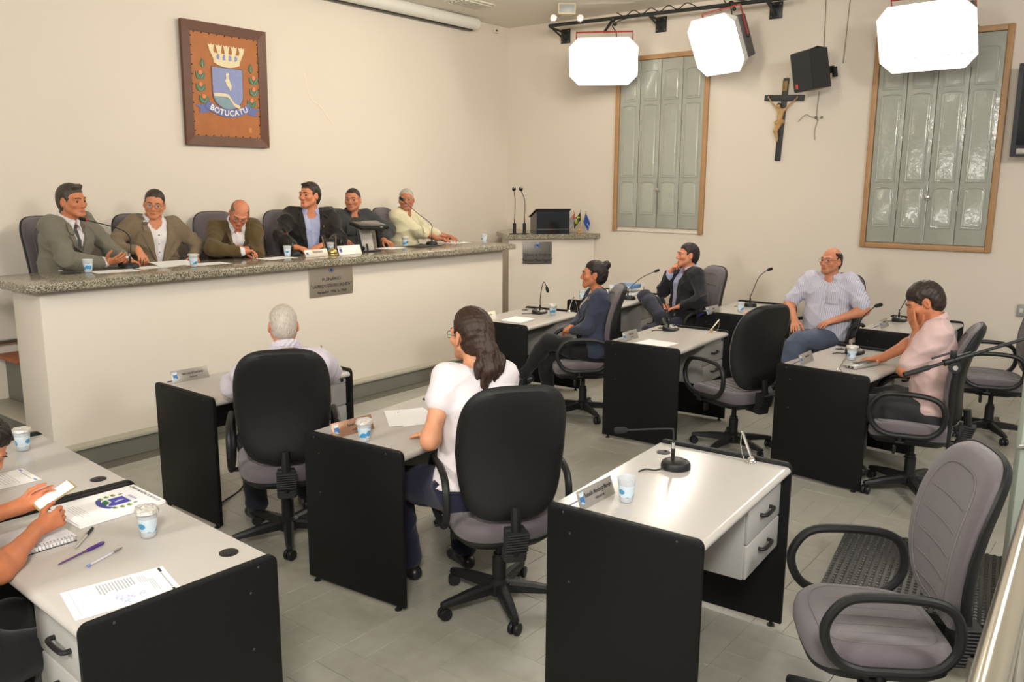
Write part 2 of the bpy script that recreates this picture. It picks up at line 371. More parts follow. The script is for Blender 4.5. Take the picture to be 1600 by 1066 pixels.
# studio lights
M_FLAP = mat('white enamel reflector', (.9, .9, .88), .5)
M_DIFF = mat('lit diffuser', (1, 1, 1), .5, emit=(1.0, .95, .87), estr=34.)
M_TUBE = mat('lit tube', (1, 1, 1), .5, emit=(1.0, .86, .55), estr=14.)
M_REDY = mat('red yoke paint', srgb(150, 50, 40), .4)
M_HOUS = mat('grey housing', srgb(84, 82, 80), .5)
def studio_light(loc, target, w, h, label, hx=8.67):
    t = thing('studio_light', label, 'studio light', loc, 0, 'studio fluorescents on the rail')
    n = (Vector(target)-Vector(loc)).normalized(); x = Vector((0, 0, 1)).cross(n)*-1
    F = frame_M((0, 0, 0), -x, n)         # +Z local = towards the room, +Y = up
    t.matrix_world = Matrix.Translation(loc) @ F
    Fi = F.to_3x3().inverted()
    hs = MB().box((0, 0, -.09), (w, h, .11), .012).build('housing', M_HOUS, t)
    MB().box((0, 0, -.031), (w-.02, h-.02, .008), .002).build('diffuser', M_DIFF, t)
    for k in range(3): MB().tube([(-w/2+.05+(k-1)*.012, -h/2+.05, -.012), (-w/2+.05+(k-1)*.012, h/2-.05, -.012)], .008, 8).build('lamp_tube', M_TUBE, t)
    fl = .13; o = .085; d = .10; th = .004
    for sx, sy in ((1, 0), (-1, 0), (0, 1), (0, -1)):
        if sx: a = [(sx*w/2, -h/2, -.03), (sx*w/2, h/2, -.03), (sx*(w/2+o), h/2-.02, d), (sx*(w/2+o), -h/2+.02, d)]; nn = Vector((sx*d, 0, -o)).normalized()*th
        else: a = [(-w/2, sy*h/2, -.03), (w/2, sy*h/2, -.03), (w/2-.02, sy*(h/2+o), d), (-w/2+.02, sy*(h/2+o), d)]; nn = Vector((0, sy*d, -o)).normalized()*th
        a = [Vector(p) for p in a]
        MB().rings([a, [p+nn for p in a]]).build('barn_door', M_FLAP, t)
    for sx in (-1, 1):
        for sy in (-1, 1):   # reflector corner gussets
            a = [Vector((sx*w/2, sy*h/2, -.03)), Vector((sx*(w/2+o), sy*(h/2-.02), d)), Vector((sx*(w/2-.02), sy*(h/2+o), d))]
            MB().rings([a, [p+Vector((sx*.003, sy*.003, -.003)) for p in a]]).build('gusset', M_FLAP, t)
    up = Fi @ Vector((0, 0, 1))
    top = Vector((0, h/2+.10, -.09)); wx = w/2+.02
    MB().tube([(-wx, 0, -.09), (-wx, h/2+.10, -.09), (wx, h/2+.10, -.09), (wx, 0, -.09)], .010, 6).build('yoke', M_REDY, t)
    rp = Fi @ (Vector((hx, loc[1], 3.765))-Vector(loc))
    MB().tube([top, rp], .016, 8).sphere(rp, .034, 10, 6).build('hanger', M_RAIL, t)
    MB().sphere(rp+Fi @ Vector((-.03, -.05, -.06)), .022, 10, 6).build('knob', M_RAIL, t)
    MB().tube(catmull([Vector((w*.22, h/2-.02, -.10)), Vector((w*.22, h/2+.08, -.12)), Vector((w*.16, h/2+.18, -.10)), rp+Fi @ Vector((0, -.22, 0))], 5), .006, 6).build('cable', M_RUBBER, t)
    k = MB().sphere((wx, .0, -.09), .018, 10, 6).build('pivot_knob', M_RAIL, t)
studio_light((8.50, 5.40, 3.31), (3.4, 2.55, .85), .60, .36, 'studio fluorescent with white flaps leftmost on the rail beside the corner')
studio_light((8.50, 3.96, 3.36), (3.9, 6.0, 1.1), .54, .42, 'studio fluorescent with red yoke turned towards the dais above the crucifix')
studio_light((8.42, 1.95, 3.235), (2.8, 2.6, .85), .66, .42, 'studio fluorescent glaring in front of the right-hand shutters')
# speaker
t = thing('loudspeaker', 'black loudspeaker with a red badge bracketed beside the crucifix', 'loudspeaker', (8.66, 3.06, 3.035), R(68))
t.rotation_euler = Euler((R(9), R(-5), R(-115)))
body = [(-.125, -.13), (.125, -.13), (.105, .12), (-.105, .12)]
MB().prism(body, -.19, .19).build('cabinet', mat('speaker grey', srgb(52, 52, 54), .55, bump=.1, bscale=300), t)
MB().box((0, -.138, 0), (.25, .03, .375), .014).build('grille', mat('speaker grille', srgb(44, 45, 47), .6, bump=.4, bscale=500), t)
MB().box((-.07, -.155, -.135), (.028, .006, .040), .001).build('badge', mat('red badge', srgb(215, 70, 40), .5), t)
MB().tube([(0, 0, .195), (0, .10, .215), (0, .19, .20), (0, .19, -.02)], .012, 6).box((0, .19, .06), (.05, .012, .26), .003).build('bracket', M_BLACKP, t)
MB().box((0, .24, -.02), (.05, .09, .07), .006).box((.04, .26, -.05), (.03, .05, .10), .004).build('wall_mount', M_BLACKP, t)
t = thing('speaker_wiring', 'thin grey wires running down the wall past the loudspeaker', 'wire', (XR-.008, 3.07, 2.6))
for nm, pts in (('wire', [(0, .02, 1.3), (-.0, .0, .62)]), ('wire', [(0, -.23, 1.3), (0, -.20, .52)]), ('wire', [(0, .02, .26), (0, .03, .05), (0, .02, -.03)]), ('wire', [(0, .03, .0), (-.03, .08, .01), (-.04, .13, .03), (-.05, .2, -.04)]), ('wire', [(0, .01, -.02), (-.02, .03, -.12), (-.03, .02, -.23)])):
    MB().tube(catmull(pts, 6), .0035, 6).build(nm, mat('grey wire', srgb(120, 112, 98), .6), t)
MB().sphere((-.015, .03, 0), .017, 8, 6).sphere((-.02, -.03, .0), .014, 8, 6).build('connector', mat('grey wire', (0, 0, 0)), t)
# television at the right edge
t = thing('television', 'dark wall television cut by the right edge of view', 'television', (8.80, .93, 2.57), R(-90))
MB().box((0, 0, 0), (.70, .07, .80), .008).build('case', mat('tv case', srgb(58, 60, 66), .5), t)
MB().box((0, -.037, .03), (.62, .006, .66), .002).build('screen', mat('dark screen', (.02, .025, .03), .12), t)
MB().box((0, -.038, -.355), (.60, .008, .05), .002).build('control_strip', M_STEEL, t)
MB().box((0, .11, 0), (.12, .15, .16), .006).build('wall_mount', M_BLACKP, t)
t = thing('light_switch', 'small grey switch box on the wall at the right edge', 'switch', (XR, 1.07, .78))
MB().box((-.02, 0, 0), (.04, .07, .11), .006).build('box', mat('switch grey', srgb(150, 150, 148), .5), t)
MB().box((-.043, 0, 0), (.008, .03, .04), .002).build('rocker', mat('vent white', (0, 0, 0)), t)
# ================================================================ EMBLEM, PLAQUES
def emblem(parent, M, s, d, cols, words=True, leaves=True, detail=True):
    """town arms in relief: M places the XY plane, s = shield width, d = relief depth; cols = dict of materials"""
    def P(nm, out, z0, z1, m): return MB().prism([(x*s, y*s) for x, y in out], z0*d, z1*d, M=M).build(nm, m, parent)
    arc = lambda cx, cy, r, a0, a1, n=10: [(cx+r*math.cos(R(a0+(a1-a0)*k/n)), cy+r*math.sin(R(a0+(a1-a0)*k/n))) for k in range(n+1)]
    sh = [(-.5, .58), (-.5, -.15)]+[(-.5*math.cos(g), -.15-.43*math.sin(g)) for g in (math.pi*k/14 for k in range(1, 14))]+[(.5, -.15), (.5, .58)]
    if detail: P('shield_edge', [(x*1.05, y*1.04) for x, y in sh], 0, .6, cols['edge'])
    P('shield', sh, 0, .9, cols['blue'])
    fld = [(-.46, -.24), (-.02, -.24), (.06, -.36), (.16, -.47), (.24, -.52)]+[(.5*math.cos(g)*.94, -.15-.43*math.sin(g)*.94) for g in (math.pi*k/14 for k in range(5, 14))]
    P('shield_field', fld, .8, 1.15, cols['green'])
    bend = catmull([(-.47, -.19, 0), (-.05, -.19, 0), (.08, -.30, 0), (.2, -.44, 0), (.38, -.5, 0)], 5)
    bo = [(p.x, p.y+.045) for p in bend]+[(p.x, p.y-.045) for p in bend[::-1]]
    P('shield_bend', bo, .9, 1.4, cols['cream'])
    if detail:
        fig = [(-.06, .42), (.0, .46), (.05, .44), (.02, .36), (.07, .22), (.12, .06), (.07, -.06), (.02, .04), (-.04, .1), (-.09, .22), (-.05, .3)]
        P('shield_figure', fig, .9, 1.3, cols['cream'])
    cr = []
    n = 5
    for k in range(n):
        a = -.5+k*1.0/(n-1); b0 = a*.78; w = .095
        P('crown_tower', [(b0-w*.55, .80), (b0+w*.55, .80), (a+w*.7, 1.05), (a+w*1.15, 1.22), (a+w*.45, 1.18), (a, 1.23), (a-w*.45, 1.18), (a-w*1.15, 1.22), (a-w*.7, 1.05)], 0, 1.1, cols['cream'])
        if detail and k < n-1:
            c = b0+.105; P('crown_window', [(c-.045, .80), (c+.045, .80), (c+.045, .91), (c, .97), (c-.045, .91)], 0, 1.15, cols['blue'])
    P('crown_wall', [(-.42, .70), (.42, .70), (.47, .98), (-.47, .98)], 0, .8, cols['cream'])
    band = arc(0, 1.55, .95, 243, 297, 10)+arc(0, 1.55, .80, 297, 243, 10)
    P('crown_band', band, 0, 1.2, cols['cream'])
    if leaves:
        for sx in (-1, 1):
            for k in range(4):
                cx, cy = sx*(.80+.10*math.sin(k*1.05)), .62-.33*k
                for a in ((90,) if k == 0 else (55, 125)):
                    L = .26; ca, sa = math.cos(R(a)), math.sin(R(a)); w = .075
                    lf = [(0, 0), (L*.3, w), (L*.65, w*.8), (L, 0), (L*.65, -w*.8), (L*.3, -w)]
                    P('leaf', [(cx+x*ca-y*sa, cy+x*sa+y*ca-.1) for x, y in lf], 0, 1.0, cols['leaf'])
                    if detail: P('leaf_vein', [(cx+x*ca-y*sa, cy+x*sa+y*ca-.1) for x, y in [(.03, .008), (L*.9, 0), (.03, -.008)]], .9, 1.25, cols['vein'])
                if k: P('flower', [(cx+.065*math.cos(R(g)), cy+.10+.065*math.sin(R(g))) for g in range(0, 360, 45)], .2, 1.3, cols['flower'])
    if words is not None:
        rb = arc(0, .55, 1.36, 234, 306, 16)+arc(0, .55, 1.14, 306, 234, 16)
        P('ribbon', rb, 0, 1.2, cols['ribbon'])
        for sx in (-1, 1):
            P('ribbon_tail', [(sx*.62, -.46), (sx*1.08, -.52), (sx*.93, -.62), (sx*.98, -.74), (sx*.66, -.70)], 0, .7, cols['ribbon'])
        if words:
            for k, ch in enumerate('BOTUCATU'):
                a = R(243.5+53*k/7); p = M @ Matrix.Translation((1.25*s*math.cos(a), .55*s+1.25*s*math.sin(a), 1.2*d)) @ Matrix.Rotation(a+math.pi/2, 4, 'Z')
                text_obj(ch, .23*s, cols['white'], parent, p, .3*d, bold=.004*s)
def emcols(p, blue, green, cream, leaf, vein, flower, ribbon, white, edge, rough=.35):
    return {k: mat(p+' '+k, srgb(*c), rough, var=.18 if p == 'enamel' else 0, vscale=30) for k, c in dict(blue=blue, green=green, cream=cream, leaf=leaf, vein=vein, flower=flower, ribbon=ribbon, white=white, edge=edge).items()}
ENAM = emcols('enamel', (128, 138, 184), (122, 150, 158), (222, 208, 166), (62, 104, 74), (150, 180, 140), (214, 122, 72), (92, 104, 160), (236, 232, 226), (96, 62, 30))
PRNT = emcols('print', (72, 72, 168), (40, 110, 50), (225, 225, 225), (60, 96, 44), (190, 190, 90), (200, 190, 90), (70, 72, 150), (235, 235, 235), (150, 150, 150), .8)
BLUE1 = emcols('badge', (60, 112, 170), (150, 190, 215), (205, 222, 232), (80, 130, 170), (80, 130, 170), (80, 130, 170), (60, 105, 160), (220, 225, 230), (60, 100, 160), .5)
DBLU = emcols('deep badge', (50, 72, 140), (120, 140, 180), (160, 170, 190), (60, 80, 140), (60, 80, 140), (60, 80, 140), (50, 70, 130), (190, 195, 205), (40, 55, 110), .5)
# framed coat of arms
M_FRW = mat('dark stained frame', srgb(92, 52, 28), .42, bump=.12, bscale=40, var=.2, vscale=14)
M_LEA = mat('tooled tan leather', srgb(168, 99, 40), .5, bump=.2, bscale=90, var=.16, vscale=11)
t = thing('coat_of_arms', 'town arms in enamel on tan leather in a dark wooden frame on the left wall', 'picture', (4.737, YL-.01, 2.785))
t.rotation_euler = (R(1.0), 0, 0)
fw, fh, ft = .885, 1.09, .088
f = MB()
for a, b in (((-1, -1), (1, -1)), ((1, -1), (1, 1)), ((1, 1), (-1, 1)), ((-1, 1), (-1, -1))):
    o1 = Vector((a[0]*fw/2, -.045, a[1]*fh/2)); o2 = Vector((b[0]*fw/2, -.045, b[1]*fh/2))
    i1 = Vector((a[0]*(fw/2-ft), -.032, a[1]*(fh/2-ft))); i2 = Vector((b[0]*(fw/2-ft), -.032, b[1]*(fh/2-ft)))
    bk = Vector((0, .038, 0))
    MB().rings([[o1, o2, i2, i1], [o1+bk, o2+bk, i2+bk*.6, i1+bk*.6]]).build('frame_side', M_FRW, t)
iw, ih = fw-2*ft, fh-2*ft
MB().box((0, -.018, 0), (iw+.004, .016, ih+.004)).build('leather_panel', M_LEA, t)
s = MB()
for k in range(9):
    for z in (-1, 1): s.sphere((-iw/2+iw*(k+.5)/9, -.028, z*(ih/2-.006)), .0065, 8, 4)
for k in range(11):
    for x in (-1, 1): s.sphere((x*(iw/2-.008), -.028, -ih/2+ih*(k+.5)/11), .0065, 8, 4)
tag(s.build('lacing_stud', mat('dark lacing', srgb(52, 30, 18), .6), t), kind='stuff')
emblem(t, frame_M((.012, -.026, -.02), (1, 0, 0), (0, -1, 0)), .318, .007, ENAM)
MB().box((.24, -.027, -ih/2+.07), (.035, .003, .05), .001).build('maker_mark', mat('maker mark', srgb(196, 130, 70), .5), t)
# plaques
def plaque(label, M, w, h, m, lines, em, ems, emy):
    t = thing('plaque', label, 'plaque'); t.matrix_world = M
    MB().box((0, 0, .004), (w, h, .008), .0015).build('plate', m, t)
    emblem(t, Matrix.Translation((0, emy, .0075)), ems, .001, em, words=None, leaves=True, detail=False)
    for txt, size, y, sx, bold in lines: text_obj(txt, size, M_DARKT, t, Matrix.Translation((0, y, .0083)), .0005, sx, bold)
    for sx in (-1, 1):
        for sy in (-1, 1): MB().sphere((sx*(w/2-.012), sy*(h/2-.012), .008), .004, 8, 4).build('screw', M_STEEL, t)
plaque('steel plaque reading PLENARIO fixed under the granite edge of the long counter', frame_M((4.70, 5.709, 1.078), (1, 0, 0), (0, -1, 0)), .475, .262, mat('brushed plaque', srgb(196, 184, 168), .38, .75),
       [('PLENÁRIO', .036, .012, 1.25, .0008), ('" LAURINDO EZIDORO JAQUETA "', .036, -.043, .80, .0008), ('Vereador  1956  à  1968', .034, -.095, .95, .0008)], DBLU, .030, .085)
fx = (Vector((8.62, 5.945, 0))-Vector((8.03, 6.40, 0))).normalized(); fn = Vector((fx.y, -fx.x, 0))
pc = Vector((8.03, 6.40, 0))+fx*.36
plaque('dark grey plaque with a blue crest on the corner lectern', frame_M((pc.x+fn.x*.001, pc.y+fn.y*.001, 1.07), fx, fn), .37, .27, mat('grey plaque', srgb(118, 114, 108), .4, .6),
       [('Tribuna de Oradores', .046, -.02, .88, .0008), ('"Vereador Plínio Paganini"', .046, -.088, .80, .0008)], DBLU, .040, .085)
# ---------------------------------------------------------------- things on the lectern
def lp(u, v, z=1.302): p = Vector((7.95, 6.38, 0))+fx*u-fn*v; return (p.x, p.y, z)
M_DGL = mat('smoked acrylic', (.012, .014, .016), .08, spec=.6)
t = thing('reading_stand', 'smoked acrylic reading stand with a sloping top on the lectern', 'stand', lp(.60, .16), math.atan2(fx.y, fx.x))
sd = [(-.20, -.14), (.20, -.14), (.20, .14), (-.20, .14)]
MB().raw([(-.21, -.13, 0), (.21, -.13, 0), (.21, .16, 0), (-.21, .16, 0), (-.21, -.13, .29), (.21, -.13, .29), (.21, .16, .20), (-.21, .16, .20)], [(3, 2, 1, 0), (0, 1, 5, 4), (1, 2, 6, 5), (2, 3, 7, 6), (3, 0, 4, 7), (4, 5, 6, 7)]).build('shell', M_DGL, t)
MB().raw([(-.225, -.145, .296), (.225, -.145, .296), (.225, .19, .192), (-.225, .19, .192), (-.225, -.145, .306), (.225, -.145, .306), (.225, .19, .202), (-.225, .19, .202)], [(3, 2, 1, 0), (0, 1, 5, 4), (1, 2, 6, 5), (2, 3, 7, 6), (3, 0, 4, 7), (4, 5, 6, 7)]).build('sloping_top', M_BLACKP, t)
MB().box((0, -.132, .06), (.40, .004, .006), .001).build('shelf_edge', mat('shelf edge', (.10, .11, .11), .3), t)
MB().box((-.21, .165, .21), (.02, .02, .02), .006).build('clip', M_CHROME, t)
def mic_head(b, p, d, r=.016, L=.045, mi=0):
    d = Vector(d).normalized(); z = Vector((0, 0, 1)); M = Matrix.Translation(p) @ d.to_track_quat('Z', 'Y').to_matrix().to_4x4()
    b.lathe([(r*.45, -.004), (r*.8, .004), (r, .012), (r, L-r*.7), (r*.75, L-r*.2), (r*.3, L), (.001, L)], 14, mi, M)
for u, lean, lb in ((.13, -.012, 'straight gooseneck microphone on the lectern, left of the pair'), (.255, -.05, 'bent gooseneck microphone on the lectern, next to the reading stand')):
    t = thing('lectern_microphone', lb, 'microphone', lp(u, .10), math.atan2(fx.y, fx.x), 'lectern microphones')
    MB().box((0, 0, .004), (.11, .10, .008), .002).build('base_plate', M_BLACKP, t)
    MB().lathe([(.021, .008), (.021, .125), (.016, .130), (.008, .135), (.006, .18)], 14).build('stem_socket', M_BLACKP, t)
    MB().tube(catmull([(0, 0, .17), (.004, 0, .30), (.006+lean*.2, 0, .42), (lean, .0, .53)], 6), .0045, 8).build('gooseneck', M_RUBBER, t)
    b = MB(); mic_head(b, (lean, 0, .53), (-.1, -.75, .55), .024, .045); b.build('capsule', M_BLACKP, t)
    MB().sphere((lean-.003, -.034, .555), .010, 8, 6).build('capsule_tip', M_CHROME, t)
def flag_set():
    t = thing('flag_stand', 'wooden desk stand with three small flags on the lectern', 'flags', lp(.985, .14), math.atan2(fx.y, fx.x))
    MB().box((0, 0, .010), (.075, .04, .02), .004).box((0, 0, .035), (.05, .03, .03), .006).build('stand_base', M_WOODF, t)
    FB = mat('flag black', (.02, .02, .02), .8); FW = mat('flag white', (.8, .78, .74), .8); FR = mat('flag red', srgb(196, 92, 76), .8)
    FG = mat('flag green', srgb(24, 44, 22), .8); FY = mat('flag yellow', srgb(196, 190, 40), .8); FU = mat('flag navy', srgb(52, 58, 110), .8); FC = mat('flag blue', srgb(40, 80, 160), .8)
    for i, (dx, dz) in enumerate(((-.085, .27), (.0, .285), (.075, .265))):
        a = Vector((dx*.15, 0, .045)); b = Vector((dx, 0, dz)); ax = (b-a).normalized()
        fl = MB().tube([a, b], .0032, 6).build('flag_pole', M_WOODF, t); MB().sphere(b, .007, 8, 6).build('finial', mat('brass', srgb(190, 160, 80), .3, 1.), t)
        dn = (Vector((-.72, -.15, -.85)) if i < 2 else Vector((.45, -.1, -.9))).normalized()
        L = .135; Hh = .105
        def pt(u, v, off=0.): # u along droop, v down the pole
            p = b-ax*(.02+v*Hh)+dn*(u*L)+Vector((0, -.010*math.sin(u*5+v*2)-.004-off, 0)); return p
        mats = {0: [FW, FB, FR], 1: [FG, FY, FU], 2: [FC, FW, FC]}[i]
        m = MB(); nu, nv = 10, 13
        V = [pt(u/nu, v/nv) for v in range(nv+1) for u in range(nu+1)]
        for v in range(nv):
            for u in range(nu):
                mi = 0
                if i == 0: mi = 2 if (u < 4 and v < 6) else (v+1) % 2
                if i == 2: mi = 1 if (v in (6,) and u > 5) else 0
                k = v*(nu+1)+u; m.raw([V[k], V[k+1], V[k+nu+2], V[k+nu+1], ], [(0, 1, 2, 3)], mi)
        o = m.build('flag_cloth', mats, t); md = o.modifiers.new('s', 'SOLIDIFY'); md.thickness = .0008
        if i == 1:
            f2 = MB().raw([pt(.5, .06, .002), pt(.92, .5, .002), pt(.5, .94, .002), pt(.08, .5, .002)], [(0, 1, 2, 3)]).build('flag_rhombus', FY, t)
            f2.modifiers.new('s', 'SOLIDIFY').thickness = .0006
            c = pt(.5, .5, .004); uu = (pt(.7, .5, .004)-c); vv = (pt(.5, .7, .004)-c)
            f3 = MB().raw([c+uu*math.cos(g)*1.0+vv*math.sin(g)*1.0 for g in (math.pi*k/8 for k in range(16))], [tuple(range(16))]).build('flag_disc', FU, t)
            f3.modifiers.new('s', 'SOLIDIFY').thickness = .0006
flag_set()
# ---------------------------------------------------------------- crucifix
t = thing('crucifix', 'dark wooden crucifix with a pale carved figure on the window wall', 'crucifix', (XR-.012, 3.462, 2.60)); t.rotation_euler = (R(3.0), 0, 0)
M_CROSS = mat('dark cross wood', srgb(52, 52, 54), .55, bump=.1, bscale=50)
MB().box((0, 0, -.01), (.022, .060, .85), .003).build('upright', M_CROSS, t)
MB().box((-.004, 0, .215), (.024, .425, .062), .003).build('crossbeam', M_CROSS, t)
MB().box((-.016, .0, .335), (.008, .05, .105), .004).tube([(-.018, .02, .285), (-.018, .025, .39)], .006, 6).build('scroll', mat('aged gilt', srgb(150, 122, 70), .55, var=.3, vscale=40), t)
MB().tube([(-.004, 0, .415), (-.004, 0, .44)], .004, 6).build('hook', M_STEEL, t)
# ================================================================ DESKS
M_TOP = mat('pale grey laminate', srgb(186, 181, 175), .22, bump=.02, bscale=300, var=.02, vscale=3, spec=.5)
M_TEDGE = mat('grey laminate edge', srgb(202, 198, 190), .3)
M_DRAW = mat('grey drawer board', srgb(172, 170, 166), .45)
DB, DA, DH = .985, .605, .74
def make_desk():
    t = thing('desk', 'desk', 'desk')
    # local: x along the desk, user sits at -y; origin at the floor under the back left corner
    tp = MB()
    prof = [(-.006, DH), (-DA+.022, DH), (-DA+.010, DH-.003), (-DA+.003, DH-.010), (-DA, DH-.018), (-DA+.004, DH-.028), (-DA+.012, DH-.034), (-DA+.024, DH-.034), (-DA+.03, DH-.026), (-.006, DH-.026)]
    tp.rings([[(.022, y, z) for y, z in prof], [(DB-.022, y, z) for y, z in prof]])
    tp.build('tabletop', M_TOP, t, sharp=50)
    def panel(x0, w):
        r = .028; pts = []
        for cy, cz, a0 in ((-r, .757-r, 0), (-DA+r, .757-r, 90), ):
            pts += [(cy+r*math.cos(R(a0+90*k/5)), cz+r*math.sin(R(a0+90*k/5))) for k in range(6)]
        pts += [(-DA, .022), (0, .022)]
        e = .008
        ins = [((y+DA/2)*(1-2*e/DA)-DA/2, (z-.39)*(1-2*e/.735)+.39) for y, z in pts]
        o = MB().rings([[(x0, y, z) for y, z in ins], [(x0+e*.5, y, z) for y, z in pts], [(x0+w-e*.5, y, z) for y, z in pts], [(x0+w, y, z) for y, z in ins]]).build('side_panel', M_BLACKM, t, sharp=40)
        for yy in (-.045, -DA+.045): MB().lathe([(.017, 0), (.017, .006), (.008, .008), (.008, .024)], 12, M=Matrix.Translation((x0+w/2, yy, 0))).build('foot', M_BLACKP, o)
        xs = x0-.0005 if x0 < .1 else x0+w+.0005
        for yy, zz in ((-.10, .66), (-.10, .47), (-DA+.09, .735), (-.07, .735)):
            MB().sphere((xs, yy, zz), .0048, 8, 4, sc=(.4, 1, 1)).build('screw_cap', mat('screw cap', (.03, .03, .03), .4), o)
        return o
    panel(-.002, .026); panel(DB-.024, .026)
    MB().box((DB/2, -.075, .565), (DB-.05, .018, .29), .002).build('modesty_panel', mat('dark grey board', srgb(46, 46, 46), .5), t)
    x0, x1 = DB-.026-.40, DB-.026
    MB().box(((x0+x1)/2, -DA/2-.03, .545), (x1-x0, DA-.16, .33), .002).build('drawer_cabinet', M_DRAW, t)
    fy = -DA+.045
    MB().box(((x0+x1)/2, fy, .685), (x1-x0-.004, .018, .035), .002).build('lock_rail', M_DRAW, t)
    MB().lathe([(.011, 0), (.011, .004), (.004, .005)], 12, M=frame_M((x1-.035, fy-.009, .685), (1, 0, 0), (0, -1, 0))).build('lock', M_BLACKP, t)
    for zc in (.597, .452):
        d = MB().box(((x0+x1)/2, fy, zc), (x1-x0-.004, .018, .138), .004).build('drawer', M_DRAW, t)
        MB().tube(catmull([((x0+x1)/2-.055, fy-.008, zc+.012), ((x0+x1)/2-.05, fy-.03, zc+.012), ((x0+x1)/2, fy-.034, zc+.012), ((x0+x1)/2+.05, fy-.03, zc+.012), ((x0+x1)/2+.055, fy-.008, zc+.012)], 4), .008, 8).build('handle', M_BLACKP, d)
    MB().lathe([(.030, 0), (.030, .003), (.026, .004), (.001, .004)], 20, M=Matrix.Translation((DB-.15, -.08, DH))).sphere((DB-.138, -.085, DH+.002), .008, 8, 4).build('cable_grommet', M_BLACKP, t)
    return t
DESKS = dict(
 D1=(2.456, 4.606, -.4, 'desk at the foot of the dais where the white-haired man sits'),
 D2=(2.392, 3.144, 5.2, 'desk of the woman in white, with the copper-toned name plate'),
 D3=(2.385, 1.713, 3.5, 'unoccupied desk in front with a bent microphone and two drawers showing'),
 D4=(5.305, 3.303, 3.5, 'desk beside the empty grey chair, with a blank sheet on it'),
 D5=(5.350, 1.993, -5., 'desk where the man in pink leans his elbow'),
 D6=(5.370, 4.740, 6.1, 'desk of the woman in denim, with a white notebook'),
 D7=(6.994, 4.813, 4.0, 'back-row desk with paper trays behind the woman in denim'),
 D8=(7.139, 3.450, 1.0, 'back-row desk with a pink object between the two seated men'),
 D9=(7.095, 2.000, -1., 'back-row desk behind the man in pink, holding only a plate and microphone'),
 DL1=(1.531, 3.104, -92.3, 'nearest desk at lower left with pens, booklet and signed sheet'),
 DL2=(1.612, 4.098, -93.5, 'desk at the left edge with a single sheet and a covered cup'))
DM = {}
def place_desks():
    d0 = make_desk(); first = True
    for k, (x, y, a, lb) in DESKS.items():
        o = d0 if first else copy_tree(d0); first = False
        o.location = (x, y, 0); o.rotation_euler = (0, 0, R(a)); o['label'] = lb; o['group'] = 'councillors desks'
        DM[k] = Matrix.Translation((x, y, 0)) @ Matrix.Rotation(R(a), 4, 'Z')
place_desks()
# ================================================================ CHAIRS
def fabric(name, c, seams):
    m = mat(name, c, .92, bump=.35, bscale=700, var=.10, vscale=30, sheen=.3, spec=.2)
    if seams:
        nt = m.node_tree; b = nt.nodes['Principled BSDF']; tc = nd(nt, 'ShaderNodeTexCoord'); sx = nd(nt, 'ShaderNodeSeparateXYZ'); nt.links.new(tc.outputs['Object'], sx.inputs[0])
    return m
M_FAB = fabric('grey mauve upholstery', srgb(98, 91, 95), False)
M_SEAM = mat('upholstery seam', srgb(120, 112, 114), .9)
def pillow(out, z_prof, warp):
    """out: closed outline (2D); z_prof: list of (scale, height) rings; warp maps (x, y, h) to a point"""
    n = len(out); rs = []
    for s, h in z_prof: rs.append([warp(x*s, y*s, h) for x, y in out])
    b = MB(); b.rings(rs); return b
def superout(a, b, n, e, f=lambda x, y: (x, y)):
    o = []
    for k in range(n):
        g = 2*math.pi*k/n; c, s = math.cos(g), math.sin(g)
        o.append(f(a*math.copysign(abs(c)**e, c), b*math.copysign(abs(s)**e, s)))
    return o
